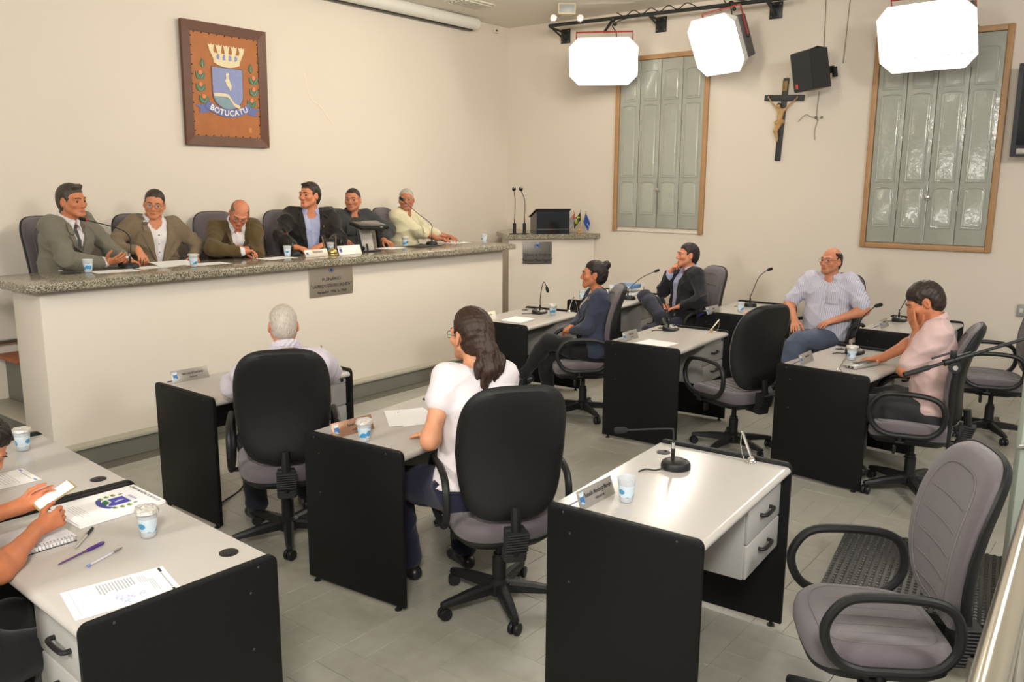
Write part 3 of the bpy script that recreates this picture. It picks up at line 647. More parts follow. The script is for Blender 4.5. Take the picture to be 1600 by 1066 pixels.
def make_chair():
    t = thing('office_chair', 'office chair', 'chair')
    # faces +y; origin on the floor under the column
    so = superout(.245, .235, 44, .52, lambda x, y: (x*(1.+.05*y/.235), y))
    def sw(x, y, h): return (x, y+.02, .405+h-.020*max(0, (y-.10)/.13)**2+.012*(abs(x)/.24)**2-(.01 if y < 0 else 0)*(y/.23)**2)
    pr = [(.86, -.012), (.95, -.008), (1., .012), (1.005, .034), (.985, .056), (.93, .070), (.82, .077), (.6, .078), (.35, .077), (.12, .077), (.01, .077)]
    st = pillow(so, pr, sw).build('seat', M_FAB, t)
    s = MB()
    for x in (-.12, -.06, 0, .06, .12): s.tube([sw(x, y, .0795) for y in (-.15, -.05, .05, .13)], .0022, 5)
    s.tube([sw(.8*x, .8*y, .079) for x, y in so], .0022, 5, closed=True)
    s.build('seat_seam', M_SEAM, st)
    pillow([(x*.96, y*.96) for x, y in so], [(.5, -.055), (.86, -.05), (1., -.02), (1.0, -.005)], sw).build('seat_shell', M_BLACKP, t)
    bo = superout(.234, .300, 52, .54, lambda x, y: (x*(1.-.05*max(0, y/.315)**2-.12*max(0, -y/.315)), y))
    def bw(x, z, h):
        zz = z+.33
        y = -.225-zz*.155+.045*math.sin(zz/.63*math.pi*1.15-.35)-.0
        return (x, y+h+.028*(x/.23)**2, .475+zz)
    pr = [(.01, 0.), (.2, 0.), (.4, 0.), (.6, 0.), (.78, 0.), (.92, .001), (.985, .006), (1., .02), (.985, .036), (.92, .050), (.80, .057), (.55, .060), (.3, .060), (.1, .060), (.01, .060)]
    bk = pillow(bo, pr, bw).build('backrest', M_FAB, t)
    s = MB()
    for z in (-.19, -.11, -.03, .05, .13): s.tube([bw(x, z, .0605) for x in (-.13, -.065, 0, .065, .13)], .0022, 5)
    s.tube([bw(.72*x, .78*y, .0605) for x, y in bo], .0022, 5, closed=True)
    s.build('backrest_seam', M_SEAM, bk)
    pr = [(.01, -.030), (.15, -.030), (.3, -.030), (.45, -.030), (.6, -.029), (.75, -.028), (.87, -.025), (.95, -.017), (1.01, .002), (1.025, .012), (1.012, .020), (.96, .018)]
    pillow(bo, pr, bw).build('back_shell', mat('black shell plastic', (.010, .010, .010), .45, spec=.35, bump=.25, bscale=260), t)
    lp_ = [(.02, .435), (-.12, .445), (-.185, .50), (-.20, .575), (-.175, .65), (-.10, .685), (.05, .690), (.15, .672), (.205, .60), (.205, .53), (.165, .465), (.10, .437)]
    for sx in (-1, 1):
        a = MB(); a.tube([(sx*(.272), p[0]+.03, p[1]) for p in catmull([(y, z, 0) for y, z in lp_], 4, True)], .0165, 10, closed=True, flat=None)
        a.build('armrest', M_BLACKP, t)
        MB().box((sx*.215, .06, .395), (.15, .05, .012), .004).tube([(sx*.27, .06, .44), (sx*.275, .06, .40), (sx*.25, .06, .395)], .012, 8).build('armrest_bracket', M_BLACKP, t)
    MB().box((0, .0, .350), (.16, .24, .045), .012).box((-.12, .09, .34), (.12, .012, .014), .004).box((-.19, .09, .325), (.04, .02, .06), .008).build('tilt_mechanism', M_BLACKP, t)
    b = MB(); n = 11
    cv = catmull([(0, -.13, .345), (0, -.25, .355), (0, -.295, .41), (0, -.292, .50), (0, -.282, .58)], 8)
    b.tube(cv[:20]+cv[20:], .022, 8)
    b.build('back_support', M_BLACKP, t)
    b = MB()
    for k in range(n):
        z = .345+.013*k; y = -.262-.004*k if k > 3 else -.262+.004*(3-k)
        b.box((0, y-.008, z), (.098, .062, .0085), .003, 1, rot=(.0, 0, 0))
    b.box((0, -.27, .41), (.088, .048, .15), .006).build('bellows_cover', M_RUBBER, t)
    MB().lathe([(.033, .10), (.033, .23), (.028, .235), (.028, .25), (.018, .25), (.018, .34)], 16).build('gas_column', M_BLACKP, t)
    MB().lathe([(.05, .055), (.058, .07), (.055, .115), (.036, .13)], 18).build('base_hub', M_BLACKP, t)
    for k in range(5):
        g = R(90+72*k+36); M = Matrix.Rotation(g, 4, 'Z')
        sec = lambda x, w, z0, z1: [(x, -w, z0), (x, w, z0), (x, w, z1-.012), (x, w*.55, z1), (x, -w*.55, z1), (x, -w, z1-.012)]
        lg = MB().rings([sec(.035, .028, .068, .118), sec(.16, .024, .066, .108), sec(.27, .019, .064, .090), sec(.300, .015, .066, .084)], M=M).build('base_leg', M_BLACKP, t)
        c = MB(); p = M @ Vector((.285, 0, .030)); ca = g+.9*math.sin(k*2.1+1)
        ax = Vector((-math.sin(ca), math.cos(ca), 0))
        for s2 in (-1, 1): c.lathe([(.006, -.011), (.026, -.010), (.029, -.004), (.029, .004), (.026, .009), (.005, .010)], 14, M=Matrix.Translation(p+ax*s2*.014) @ ax.to_track_quat('Z', 'Y').to_matrix().to_4x4())
        c.tube([M @ Vector((.285, 0, .07)), p], .012, 8).build('caster', M_BLACKP, lg)
    return t
CHAIRS = dict(
 C1=(2.63, 3.62, -36, 0, 'black-backed office chair of the white-haired man'),
 C2=(2.79, 2.27, -37, 0, 'black-backed office chair of the woman in white, nearest the aisle'),
 C3=(5.72, 3.76, 40, 0, 'grey office chair of the woman in denim'),
 C4=(7.61, 3.75, 60, 0, 'grey office chair of the man in the navy blazer'),
 C5=(5.66, 2.40, -24, 0, 'empty office chair standing between the two middle desks'),
 C6=(7.71, 2.42, 86, 0, 'office chair of the man in the striped shirt'),
 C7=(5.535, 1.165, 10, 0, 'grey office chair of the man in pink'),
 C8=(7.26, 1.00, 14, 0, 'empty grey office chair by the wall, behind the man in pink'),
 C9=(2.90, .67, 31, 0, 'large empty grey office chair at the lower right corner'),
 E1=(2.98, 6.68, 200, .53, 'grey dais chair of the man in grey suit and tie'),
 E2=(3.66, 6.68, 186, .53, 'grey dais chair of the man in the taupe blazer'),
 E3=(4.42, 6.78, 172, .53, 'grey dais chair of the man in the olive jacket'),
 E4=(5.12, 6.72, 170, .53, 'grey dais chair of the man in the black blazer'),
 E5=(5.82, 6.72, 176, .53, 'grey dais chair of the man in dark uniform'),
 E6=(6.54, 6.68, 192, .53, 'grey dais chair of the man in the cream shirt'))
def place_chairs():
    c0 = make_chair(); first = True
    for k, (x, y, a, z, lb) in CHAIRS.items():
        o = c0 if first else copy_tree(c0); first = False
        o.location = (x, y, z); o.rotation_euler = (0, 0, R(a)); o['label'] = lb; o['group'] = 'swivel office chairs'
        if k == 'C9':   # set lower than the others
            for c in [x for x in bpy.data.objects if x.parent == o]:
                if not c.name.startswith(('base_', 'gas_')): c.location.z -= .045
place_chairs()
# ================================================================ PEOPLE: implicit surfaces turned into meshes
def V3(*a): return np.array(a[0] if len(a) == 1 else a, float)
def nrm(v): v = np.asarray(v, float); return v/(np.linalg.norm(v)+1e-9)
def rotm(rx=0, ry=0, rz=0): return np.array(Euler((R(rx), R(ry), R(rz)), 'YXZ').to_matrix())
def RC(a, b, ra, rb, k=.02, sub=False): return ('rc', V3(a), V3(b), ra, rb, k, sub)
def EL(c, r, k=.02, rot=None, sub=False): return ('el', V3(c), V3(r), np.eye(3) if rot is None else np.asarray(rot), k, sub)
def axis_pts(lo, hi, h, fine, hf):
    p = [lo]
    while p[-1] < hi:
        x = p[-1]; st = h
        for a, b in fine:
            if a-h < x < b: st = min(st, hf if x >= a else max(hf, a-x))
        p.append(x+st)
    return np.array(p)
def field(prims, h=.01, fine=(), hf=.005, pad=.03):
    lo = np.full(3, 1e9); hi = -lo
    for p in prims:
        if p[-1]: continue
        if p[0] == 'rc': r = max(p[3], p[4]); a = np.minimum(p[1], p[2])-r; b = np.maximum(p[1], p[2])+r
        else: r = max(p[2]); a = p[1]-r; b = p[1]+r
        lo = np.minimum(lo, a); hi = np.maximum(hi, b)
    lo -= pad; hi += pad
    ax = [axis_pts(lo[i], hi[i], h, [(f[0][i], f[1][i]) for f in fine], hf) for i in range(3)]
    F = np.full([len(a) for a in ax], .2, np.float32)
    for p in prims:
        k = p[-2]
        if p[0] == 'rc': r = max(p[3], p[4])+k+.012; a = np.minimum(p[1], p[2])-r; b = np.maximum(p[1], p[2])+r
        else: r = max(p[2])+k+.012; a = p[1]-r; b = p[1]+r
        sl = tuple(slice(max(0, np.searchsorted(ax[i], a[i])-1), np.searchsorted(ax[i], b[i])+1) for i in range(3))
        X = ax[0][sl[0]][:, None, None]; Y = ax[1][sl[1]][None, :, None]; Z = ax[2][sl[2]][None, None, :]
        if p[0] == 'rc':
            A, B, ra, rb = p[1], p[2], p[3], p[4]; d = B-A; L2 = d@d+1e-12
            t = np.clip(((X-A[0])*d[0]+(Y-A[1])*d[1]+(Z-A[2])*d[2])/L2, 0, 1)
            D = np.sqrt((X-A[0]-t*d[0])**2+(Y-A[1]-t*d[1])**2+(Z-A[2]-t*d[2])**2)-(ra+(rb-ra)*t)
        else:
            c, r, M = p[1], p[2], p[3]
            x, y, z = X-c[0], Y-c[1], Z-c[2]
            u = (M[0, 0]*x+M[1, 0]*y+M[2, 0]*z)/r[0]; v = (M[0, 1]*x+M[1, 1]*y+M[2, 1]*z)/r[1]; w = (M[0, 2]*x+M[1, 2]*y+M[2, 2]*z)/r[2]
            k0 = np.sqrt(u*u+v*v+w*w); k1 = np.sqrt((u/r[0])**2+(v/r[1])**2+(w/r[2])**2)
            D = k0*(k0-1)/(k1+1e-6)
        G = F[sl]
        if p[-1]:
            D = -D; hh = np.clip(.5-.5*(G-D)/k, 0, 1); F[sl] = G*(1-hh)+D*hh+k*hh*(1-hh)
        else:
            hh = np.clip(.5+.5*(G-D)/k, 0, 1); F[sl] = G*(1-hh)+D*hh-k*hh*(1-hh)
    return F, ax
def grid(ax): return ax[0][:, None, None], ax[1][None, :, None], ax[2][None, None, :]
def nets(F, ax, smooth=1):
    """surface nets on a rectilinear grid -> verts, quads"""
    S = F < 0
    nx, ny, nz = F.shape
    c = np.zeros((nx-1, ny-1, nz-1), np.int8)
    for i in (0, 1):
        for j in (0, 1):
            for k in (0, 1): c += S[i:nx-1+i, j:ny-1+j, k:nz-1+k]
    act = (c > 0) & (c < 8); I, J, K = np.nonzero(act); n = len(I)
    idx = np.full(act.shape, -1, np.int64); idx[I, J, K] = np.arange(n)
    P = np.zeros((n, 3)); cnt = np.zeros(n)
    cor = [(i, j, k) for i in (0, 1) for j in (0, 1) for k in (0, 1)]
    val = {q: F[I+q[0], J+q[1], K+q[2]].astype(float) for q in cor}
    pos = {q: np.stack([ax[0][I+q[0]], ax[1][J+q[1]], ax[2][K+q[2]]], 1) for q in cor}
    for a in cor:
        for d in range(3):
            if a[d]: continue
            b = list(a); b[d] = 1; b = tuple(b)
            va, vb = val[a], val[b]; m = (va < 0) != (vb < 0)
            t = np.where(m, va/(va-vb+1e-12), 0)[:, None]
            P += np.where(m[:, None], pos[a]*(1-t)+pos[b]*t, 0); cnt += m
    P /= np.maximum(cnt, 1)[:, None]
    Q = []
    for d in range(3):
        e = [slice(1, -1)]*3; e[d] = slice(0, None)
        lo = [slice(1, s-1) for s in F.shape]; lo[d] = slice(0, F.shape[d]-1)
        hi = list(lo); hi[d] = slice(1, F.shape[d])
        s0 = S[tuple(lo)]; s1 = S[tuple(hi)]; m = s0 != s1
        A = np.array(np.nonzero(m)).T; off = [1, 1, 1]; off[d] = 0; A = A+np.array(off)
        o1, o2 = [x for x in range(3) if x != d]
        if d == 1: o1, o2 = o2, o1
        def cell(a, b):
            B = A.copy(); B[:, o1] -= a; B[:, o2] -= b; return idx[B[:, 0], B[:, 1], B[:, 2]]
        q = np.stack([cell(1, 1), cell(0, 1), cell(0, 0), cell(1, 0)], 1)
        fl = s1[m]; q[fl] = q[fl][:, ::-1]; Q.append(q)
    Q = np.concatenate(Q); Q = Q[(Q >= 0).all(1)]
    for _ in range(smooth):
        s = np.zeros_like(P); w = np.zeros(n)
        for a in range(4):
            for b in (1, 3): np.add.at(s, Q[:, a], P[Q[:, (a+b) % 4]]); np.add.at(w, Q[:, a], 1)
        P = P*.5+.5*s/np.maximum(w, 1)[:, None]
    return P, Q
def mesh_from(name, P, Q, mats, col=None):
    me = bpy.data.meshes.new(name); me.vertices.add(len(P)); me.vertices.foreach_set('co', P.astype(np.float32).ravel())
    me.loops.add(len(Q)*4); me.loops.foreach_set('vertex_index', Q.astype(np.int32).ravel())
    me.polygons.add(len(Q)); me.polygons.foreach_set('loop_start', np.arange(0, len(Q)*4, 4, dtype=np.int32)); me.polygons.foreach_set('loop_total', np.full(len(Q), 4, np.int32))
    me.polygons.foreach_set('use_smooth', np.ones(len(Q), bool))
    if not isinstance(mats, (list, tuple)): mats = [mats]
    for m in mats: me.materials.append(m)
    if col is not None:
        a = me.color_attributes.new('tone', 'FLOAT_COLOR', 'POINT'); a.data.foreach_set('color', np.concatenate([col, np.ones((len(col), 1))], 1).astype(np.float32).ravel())
    me.update(); me.validate(); return me
def wob(X, Y, Z, amp, s, seed=0.):
    """soft cloth folds"""
    w = .5*np.sin(X*23+seed)+.5*np.sin(Y*19+Z*17+seed*1.7)
    rid = lambda a: 1-np.abs(np.sin(a))
    m1 = .5+.5*np.sin(X*11+Z*13+seed*5); m2 = .5+.5*np.sin(Y*12-Z*9+seed*4)
    f = rid((X*.5+Z*.9+Y*.3)*s*.55+w+seed)**2*m1+rid((Y*.8-Z*.55+X*.25)*s*.62-w*.8+seed*2.1)**2*m2+.5*rid((Z*.9-X*.7)*s*.9+w*.6+seed*3.)**2*(1-m1*m2)
    return -amp*3.2*(f-.38)
# ---------------------------------------------------------------- materials for people
def cloth(name, c, stripes=None, rough=.85, bump=.25, bs=420.):
    if name in MATS: return MATS[name]
    m = mat(name, c, rough, bump=bump, bscale=bs, var=.07, vscale=14, sheen=.15, spec=.25)
    if stripes:
        nt = m.node_tree; b = nt.nodes['Principled BSDF']; tc = nd(nt, 'ShaderNodeTexCoord')
        sx = nd(nt, 'ShaderNodeSeparateXYZ'); nt.links.new(tc.outputs['Object'], sx.inputs[0])
        mu = nd(nt, 'ShaderNodeMath', operation='MULTIPLY'); nt.links.new(sx.outputs[0], mu.inputs[0]); mu.inputs[1].default_value = 2*math.pi/stripes[1]
        si = nd(nt, 'ShaderNodeMath', operation='SINE'); nt.links.new(mu.outputs[0], si.inputs[0])
        gt = nd(nt, 'ShaderNodeMapRange'); gt.inputs[1].default_value = .2; gt.inputs[2].default_value = .9; nt.links.new(si.outputs[0], gt.inputs[0])
        mx = nd(nt, 'ShaderNodeMix', data_type='RGBA'); mx.inputs[6].default_value = tuple(c)+(1,); mx.inputs[7].default_value = tuple(stripes[0])+(1,)
        nt.links.new(gt.outputs[0], mx.inputs[0]); nt.links.new(mx.outputs[2], b.inputs['Base Color'])
    return m
def skin_mat():
    m = mat('skin', (.5, .3, .2), .5, bump=.12, bscale=260, spec=.4)
    nt = m.node_tree; b = nt.nodes['Principled BSDF']; a = nd(nt, 'ShaderNodeAttribute', attribute_name='tone'); nt.links.new(a.outputs['Color'], b.inputs['Base Color'])
    b.inputs['Subsurface Weight'].default_value = .12; b.inputs['Subsurface Radius'].default_value = (.6, .25, .15); b.inputs['Subsurface Scale'].default_value = .012
    return m
M_SKIN = skin_mat()
def hair_mat(name, c):
    if name in MATS: return MATS[name]
    m = mat(name, c, .5, spec=.4)
    nt = m.node_tree; b = nt.nodes['Principled BSDF']; tc = nd(nt, 'ShaderNodeTexCoord'); mp = nd(nt, 'ShaderNodeMapping'); mp.inputs['Scale'].default_value = (230, 60, 60)
    nt.links.new(tc.outputs['Object'], mp.inputs[0]); n = nd(nt, 'ShaderNodeTexNoise', Scale=1., Detail=4.); nt.links.new(mp.outputs[0], n.inputs['Vector'])
    mx = nd(nt, 'ShaderNodeMix', data_type='RGBA'); mx.inputs[6].default_value = tuple(v*.45 for v in c)+(1,); mx.inputs[7].default_value = tuple(min(1, v*1.6) for v in c)+(1,)
    nt.links.new(n.outputs[0], mx.inputs[0]); nt.links.new(mx.outputs[2], b.inputs['Base Color'])
    bp = nd(nt, 'ShaderNodeBump', Strength=.6, Distance=.004); nt.links.new(n.outputs[0], bp.inputs['Height']); nt.links.new(bp.outputs[0], b.inputs['Normal']); return m
M_EYE = mat('eye white', srgb(160, 142, 128), .45); M_IRIS = mat('dark iris', srgb(38, 24, 16), .15)
M_GLASSF = mat('spectacle rim', (.10, .085, .07), .3, .7); M_LENS = mat('spectacle lens', (.95, .95, .95), .03, alpha=.04, spec=.3)
def ik(a, t, l1, l2, hint):
    a, t = V3(a), V3(t); d = t-a; L = np.linalg.norm(d)
    if L > (l1+l2)*.995: t = a+d*((l1+l2)*.995/L); d = t-a; L = np.linalg.norm(d)
    u = d/L; x = (l1*l1-l2*l2+L*L)/(2*L); h = math.sqrt(max(0, l1*l1-x*x))
    hv = V3(hint); hv = nrm(hv-u*(hv@u)); return a+u*x+hv*h, t
class Person:
    def __init__(s, label, loc, rz, **k):
        g = lambda n, d: k.get(n, d)
        s.label, s.loc, s.rz = label, loc, rz
        s.sc = g('scale', 1.); s.fat = g('fat', 1.); s.female = g('female', False)
        sc, ft = s.sc, s.fat
        lean, side, twist = g('lean', 5), g('side', 0), g('twist', 0)
        T = rotm(-lean, side, twist); s.T = T
        hz = g('seat', .47)+.095*sc
        s.hip = V3(0, 0, hz); sp = T @ V3(0, 0, 1)
        s.sp = sp
        b2 = g('bend', 0); T2 = rotm(-lean-b2, side, twist); s.T2 = T2; sp2 = T2 @ V3(0, 0, 1)
        waist = s.hip+sp*.20*sc; s.waist = waist
        s.chest = waist+sp2*.17*sc
        s.neck = waist+sp2*.315*sc
        shw = (.146 if s.female else .168)*sc*(1+.3*(ft-1))
        s.sh = {}; s.el = {}; s.wr = {}; s.hd = {}
        s.head_R = rotm(*g('head', (0, 0, 0)))
        nk = nrm(T2 @ V3(0, .25, 1)*.6+s.head_R @ V3(0, .0, 1)*.4)
        s.hc = s.neck+nk*.145*sc+s.head_R @ V3(0, .012, .0)
        s.hs = g('hsize', 1.)
        for sd in (1, -1):
            nm = 'R' if sd == 1 else 'L'
            s.sh[nm] = waist+T2 @ V3(sd*shw, -.005, (.284+.01*g('shrug', 0))*sc)
            arm = g('arm'+nm, None)     # (wrist target, elbow hint, hand dir, palm normal, pose)
            w, h, hd, pn, pose = arm(s) if callable(arm) else arm
            s.el[nm], s.wr[nm] = ik(s.sh[nm], w, .285*sc, .250*sc, h); s.hd[nm] = (nrm(hd), pn, pose)
        s.hj = {}; s.kn = {}; s.an = {}; s.toe = {}
        for sd in (1, -1):
            nm = 'R' if sd == 1 else 'L'
            s.hj[nm] = s.hip+V3(sd*.085*sc, .01, -.02)
            an, hint, toe = g('leg'+nm, ((sd*.13, .42, .09), (sd*.15, 1, 1), (sd*.2, 1, -.05)))
            s.kn[nm], s.an[nm] = ik(s.hj[nm], an, .43*sc, .41*sc, hint); s.toe[nm] = nrm(toe)
    # primitives -----------------------------------------------------------
    def torso(s, o=0., belly=0., k=.05):
        sc, ft = s.sc, s.fat; P = []; f = s.female
        for sd in (1, -1):
            X = s.T[:, 0]*sd; X2 = s.T2[:, 0]*sd; F2 = s.T2[:, 1]
            P.append(RC(s.hip+X*.075*sc*ft, s.waist+X*(.055 if f else .065)*sc*ft, (.112 if not f else .118)*sc*ft+o, (.088 if f else .100)*sc*ft+o, k))
            P.append(RC(s.waist+X*(.055 if f else .065)*sc*ft, s.chest+X2*.078*sc*ft+F2*.005, (.088 if f else .100)*sc*ft+o, (.092 if f else .104)*sc*(.5+.5*ft)+o, k))
            P.append(RC(s.chest+X2*.078*sc*ft, s.sh['R' if sd > 0 else 'L']-X2*.045*sc-s.T2[:, 2]*.02, .098*sc+o, .064*sc+o, k))
            P.append(RC(s.neck-s.T2[:, 2]*.034*sc-F2*.014+X2*.026, s.sh['R' if sd > 0 else 'L'], .049*sc+o*.6, .050*sc+o*.8, .05))
            if f: P.append(EL(s.chest+X2*.07*sc+F2*.085*sc-s.T2[:, 2]*.01, (.055*sc+o, .05*sc+o, .055*sc+o), .04))
        if belly: P.append(EL(s.hip+s.sp*.13*sc+s.T[:, 1]*.06*belly, (.13*ft+o, .11*belly+o, .12+o), .06, s.T))
        return P
    def arm(s, nm, o=0., t0=0., t1=1., k=.03, rs=1.):
        """t in 0..2: shoulder -> elbow (1) -> wrist (2)"""
        sc = s.sc*(.88 if s.female else 1.)*(.7+.3*s.fat); A, B, Cc = s.sh[nm], s.el[nm], s.wr[nm]; P = []
        ra = lambda t: (np.interp(t, [0, .3, .9, 1, 1.25, 2], [.056, .050, .040, .041, .042, .027]))*sc*rs+o
        pt = lambda t: A+(B-A)*t if t <= 1 else B+(Cc-B)*(t-1)
        ts = [t for t in (0, .3, .9, 1, 1.25, 2) if t0 < t < t1]; ts = [t0]+ts+[t1]
        for a, b in zip(ts[:-1], ts[1:]): P.append(RC(pt(a), pt(b), ra(a), ra(b), k))
        return P
    def leg(s, nm, o=0., t0=0., t1=2., k=.03, wide=0.):
        sc = s.sc*(.6+.4*s.fat); A, B, Cc = s.hj[nm], s.kn[nm], s.an[nm]; P = []
        ra = lambda t: np.interp(t, [0, .5, .95, 1.05, 1.3, 2], [.092, .078, .058, .056, .054+wide*.2, .036+wide])*sc+o
        pt = lambda t: A+(B-A)*t if t <= 1 else B+(Cc-B)*(t-1)
        ts = [t for t in (0, .5, 1., 1.3, 2) if t0 < t < t1]; ts = [t0]+ts+[t1]
        for a, b in zip(ts[:-1], ts[1:]): P.append(RC(pt(a), pt(b), ra(a), ra(b), k))
        return P
    def headp(s):
        H = s.head_R*s.hs; c = s.hc; sc = s.sc*s.hs
        q = lambda x, y, z: c+s.head_R @ (V3(x, y, z)*sc)
        f = s.female; j = .92 if f else 1.
        P = [EL(q(0, -.014, .030), V3(.074, .095, .088)*sc, .02, s.head_R), EL(q(0, .022, -.022), V3(.060*j, .068, .082)*sc, .02, s.head_R)]
        for sx in (1, -1):
            P.append(RC(q(sx*.050*j, .005, -.045), q(sx*.018, .070, -.090), .024*sc, .019*sc, .02))
            P.append(EL(q(sx*.044, .058, -.020), V3(.022, .022, .020)*sc, .02, s.head_R))
            P.append(RC(q(sx*.014, .084, .027), q(sx*.046, .068, .024), .011*sc, .010*sc, .012))
            P.append(EL(q(sx*.033, .098, .004), V3(.016, .018, .011)*sc, .010, s.head_R, True))
            P.append(RC(q(sx*.020, .0800, .0125), q(sx*.046, .0720, .0105), .0065*sc, .0065*sc, .006))
            P.append(RC(q(sx*.020, .0800, -.0065), q(sx*.045, .0720, -.0055), .0055*sc, .0055*sc, .006))
            P.append(EL(q(sx*.0115, .098, -.034), V3(.0085, .011, .008)*sc, .008, s.head_R))
            e = s.head_R @ rotm(0, -8*sx, 18*sx)
            P.append(EL(q(sx*.078, -.008, -.004), V3(.009, .019, .033)*sc, .008, e))
            P.append(EL(q(sx*.083, -.002, .0), V3(.006, .009, .017)*sc, .005, e, True))
        P.append(RC(q(0, .086, .018), q(0, .1055, -.026), .0085*sc, .0115*sc, .012))
        P.append(RC(q(0, .066, -.095), q(0, .074, -.092), .021*sc, .017*sc, .015))
        P.append(RC(q(-.017, .083, -.0605), q(.017, .083, -.0605), .0075*sc, .0075*sc, .009))
        P.append(RC(q(-.014, .082, -.0715), q(.014, .082, -.0715), .008*sc, .008*sc, .008))
        P.append(RC(q(-.021, .0945, -.066), q(.021, .0945, -.066), .0025*sc, .0025*sc, .004, True))
        rn = (.046 if f else .057)*s.sc*(.6+.4*s.fat)
        P.append(RC(s.neck-s.T2[:, 2]*.04, q(0, -.022, -.045), rn*1.06, rn*.97, .025))
        return P
    def handp(s, nm):
        d, n, pose = s.hd[nm]; d = nrm(d); n = V3(n); n = nrm(n-d*(n@d)); sc = s.sc*(.88 if s.female else 1.0)
        sg = 1 if nm == 'R' else -1; lat = np.cross(d, n)*sg     # towards the thumb
        w = s.wr[nm]; P = []
        q = lambda x, y, z: w+(lat*x+d*y+n*z)*sc
        curl, thumb, spread = pose
        for x0, x1 in ((.024, .026), (.008, .010), (-.008, -.008), (-.022, -.026)):
            P.append(RC(q(x0*.75, .012, 0), q(x1, .082-abs(x1-.006)*.15, 0), .0150*sc, .0105*sc, .012))
        P.append(RC(s.wr[nm]-d*.01, q(0, .03, 0), .024*sc, .020*sc, .02))
        for i, (x, L) in enumerate(((.030, .072), (.0105, .080), (-.0095, .074), (-.0285, .058))):
            p = q(x, .086-abs(x-.006)*.2, 0); sp = x*spread; a = 0.; r = .0088
            c_ = curl if not isinstance(curl, (list, tuple)) else curl[i]
            for j, fr in enumerate((.46, .30, .24)):
                a += c_*(.8, 1., .7)[j]; dr = nrm(d*math.cos(a)+n*math.sin(a)+lat*sp*8)
                p2 = p+dr*L*fr*sc; P.append(RC(p, p2, r*sc, (r-.0007)*sc, .0035)); p = p2; r -= .0008
        p = q(.024, .024, .006); u = thumb
        for j, (L, r) in enumerate(((.042, .0125), (.032, .0105), (.026, .0092))):
            ang = (.95, .55, .35)[j]*(1-u)+(.45, .0, -.3)[j]*u
            dr = nrm(d*math.cos(ang)+lat*math.sin(ang)+n*(.25+.45*u)); p2 = p+dr*L*sc; P.append(RC(p, p2, r*sc, (r-.001)*sc, .006)); p = p2
        return P
    def build_mesh(s, name, F, ax, mats, parent, col=None, smooth=1):
        P, Q = nets(F, ax, smooth); me = mesh_from(name, P, Q, mats, col(P) if col else None)
        o = bpy.data.objects.new(name, me); COL.objects.link(o)
        if parent is not None: o.parent = parent
        return o
    def body(s, skin=(200, 140, 105), hands=('L', 'R'), arms=None, legs=True, hf=.0054, h=.017, lip=None, beard=0., scalp=None):
        P = s.headp()+s.torso(-.012)
        fine = [(s.hc-.14*s.hs, s.hc+.14*s.hs)]
        for nm in ('L', 'R'):
            P += s.arm(nm, 0., 0, 2)
            if nm in hands:
                P += s.handp(nm); c = s.wr[nm]+s.hd[nm][0]*.09; fine.append((c-.12, c+.12))
            else: P.append(RC(s.wr[nm], s.wr[nm]+s.hd[nm][0]*.1, .028, .02, .02))
        if legs:
            for nm in ('L', 'R'): P += s.leg(nm, -.010, 0, 2)
        F, ax = field(P, h, fine, hf)
        base = np.array(srgb(*skin)); lipc = np.array(srgb(*(lip or (int(skin[0]*.86), int(skin[1]*.68), int(skin[2]*.68)))))
        sca = None if scalp is None else np.array(srgb(*scalp))
        def col(V):
            q = ((V-s.hc) @ s.head_R)/(s.sc*s.hs); x, y, z = q.T
            C = np.tile(base, (len(V), 1))
            nz = .5+.5*np.sin(V[:, 0]*90+V[:, 2]*70)*np.sin(V[:, 1]*80-V[:, 2]*60)
            C *= (.94+.1*nz)[:, None]
            def mix(w, c2):
                w = np.clip(w, 0, 1)[:, None]; return C*(1-w)+c2*w
            C = mix(.28*np.exp(-((np.abs(x)-.045)**2/.0005+(z+.028)**2/.0006))*(y > .02)+.25*np.exp(-(x**2/.0002+(z+.03)**2/.0002))*(y > .08)+.3*(np.abs(x) > .076)*(np.abs(z) < .05)*(np.abs(y) < .04), base*np.array([1.0, .76, .70]))
            if beard: C = mix(beard*(y > .0)*np.clip((-.038-z)/.02, 0, 1)*np.clip((z+.13)/.02, 0, 1), base*np.array([.52, .52, .55]))
            C = mix((y > .06)*np.clip(1.25-((x/.026)**2+((z+.066)/.0125)**2), 0, 1)*1.2, lipc)
            return C
        o = s.build_mesh('person', F, ax, M_SKIN, None, col)
        o.location = s.loc; o.rotation_euler = (0, 0, s.rz); tag(o, s.label, 'person'); s.o = o
        return o
    def face(s, brow=(40, 28, 20), gaze=(0, 0), lidded=0., big=1.):
        sc = s.sc*s.hs; M = Matrix.Translation(Vector(s.hc)) @ Matrix(s.head_R.tolist()).to_4x4() @ Matrix.Scale(sc, 4)
        for sx in (1, -1):
            c = Vector((sx*.0325, .0728, .003))
            b = MB(); b.sphere(c, .0122, 14, 10, 0, M); dr = Vector((gaze[0], 1, gaze[1])).normalized()
            b.lathe([(.0001, .0135), (.0035, .0131), (.0072, .0116), (.0074, .0100)], 12, 1, M @ Matrix.Translation(c) @ dr.to_track_quat('Z', 'Y').to_matrix().to_4x4(), cap=False)
            b.build('eye', [M_EYE, M_IRIS], s.o)
            pts = [(sx*.013, .0965, .024), (sx*.028, .0955, .030), (sx*.042, .084, .029), (sx*.053, .068, .022)]
            MB().tube([M @ p for p in catmull(pts, 4)], [.0032*sc*big]*3+[.0042*sc*big]*6+[.0026*sc*big]*4, 6, flat=.6).build('eyebrow', mat('brow %d' % brow[0], srgb(*brow), .8), s.o)
        return M
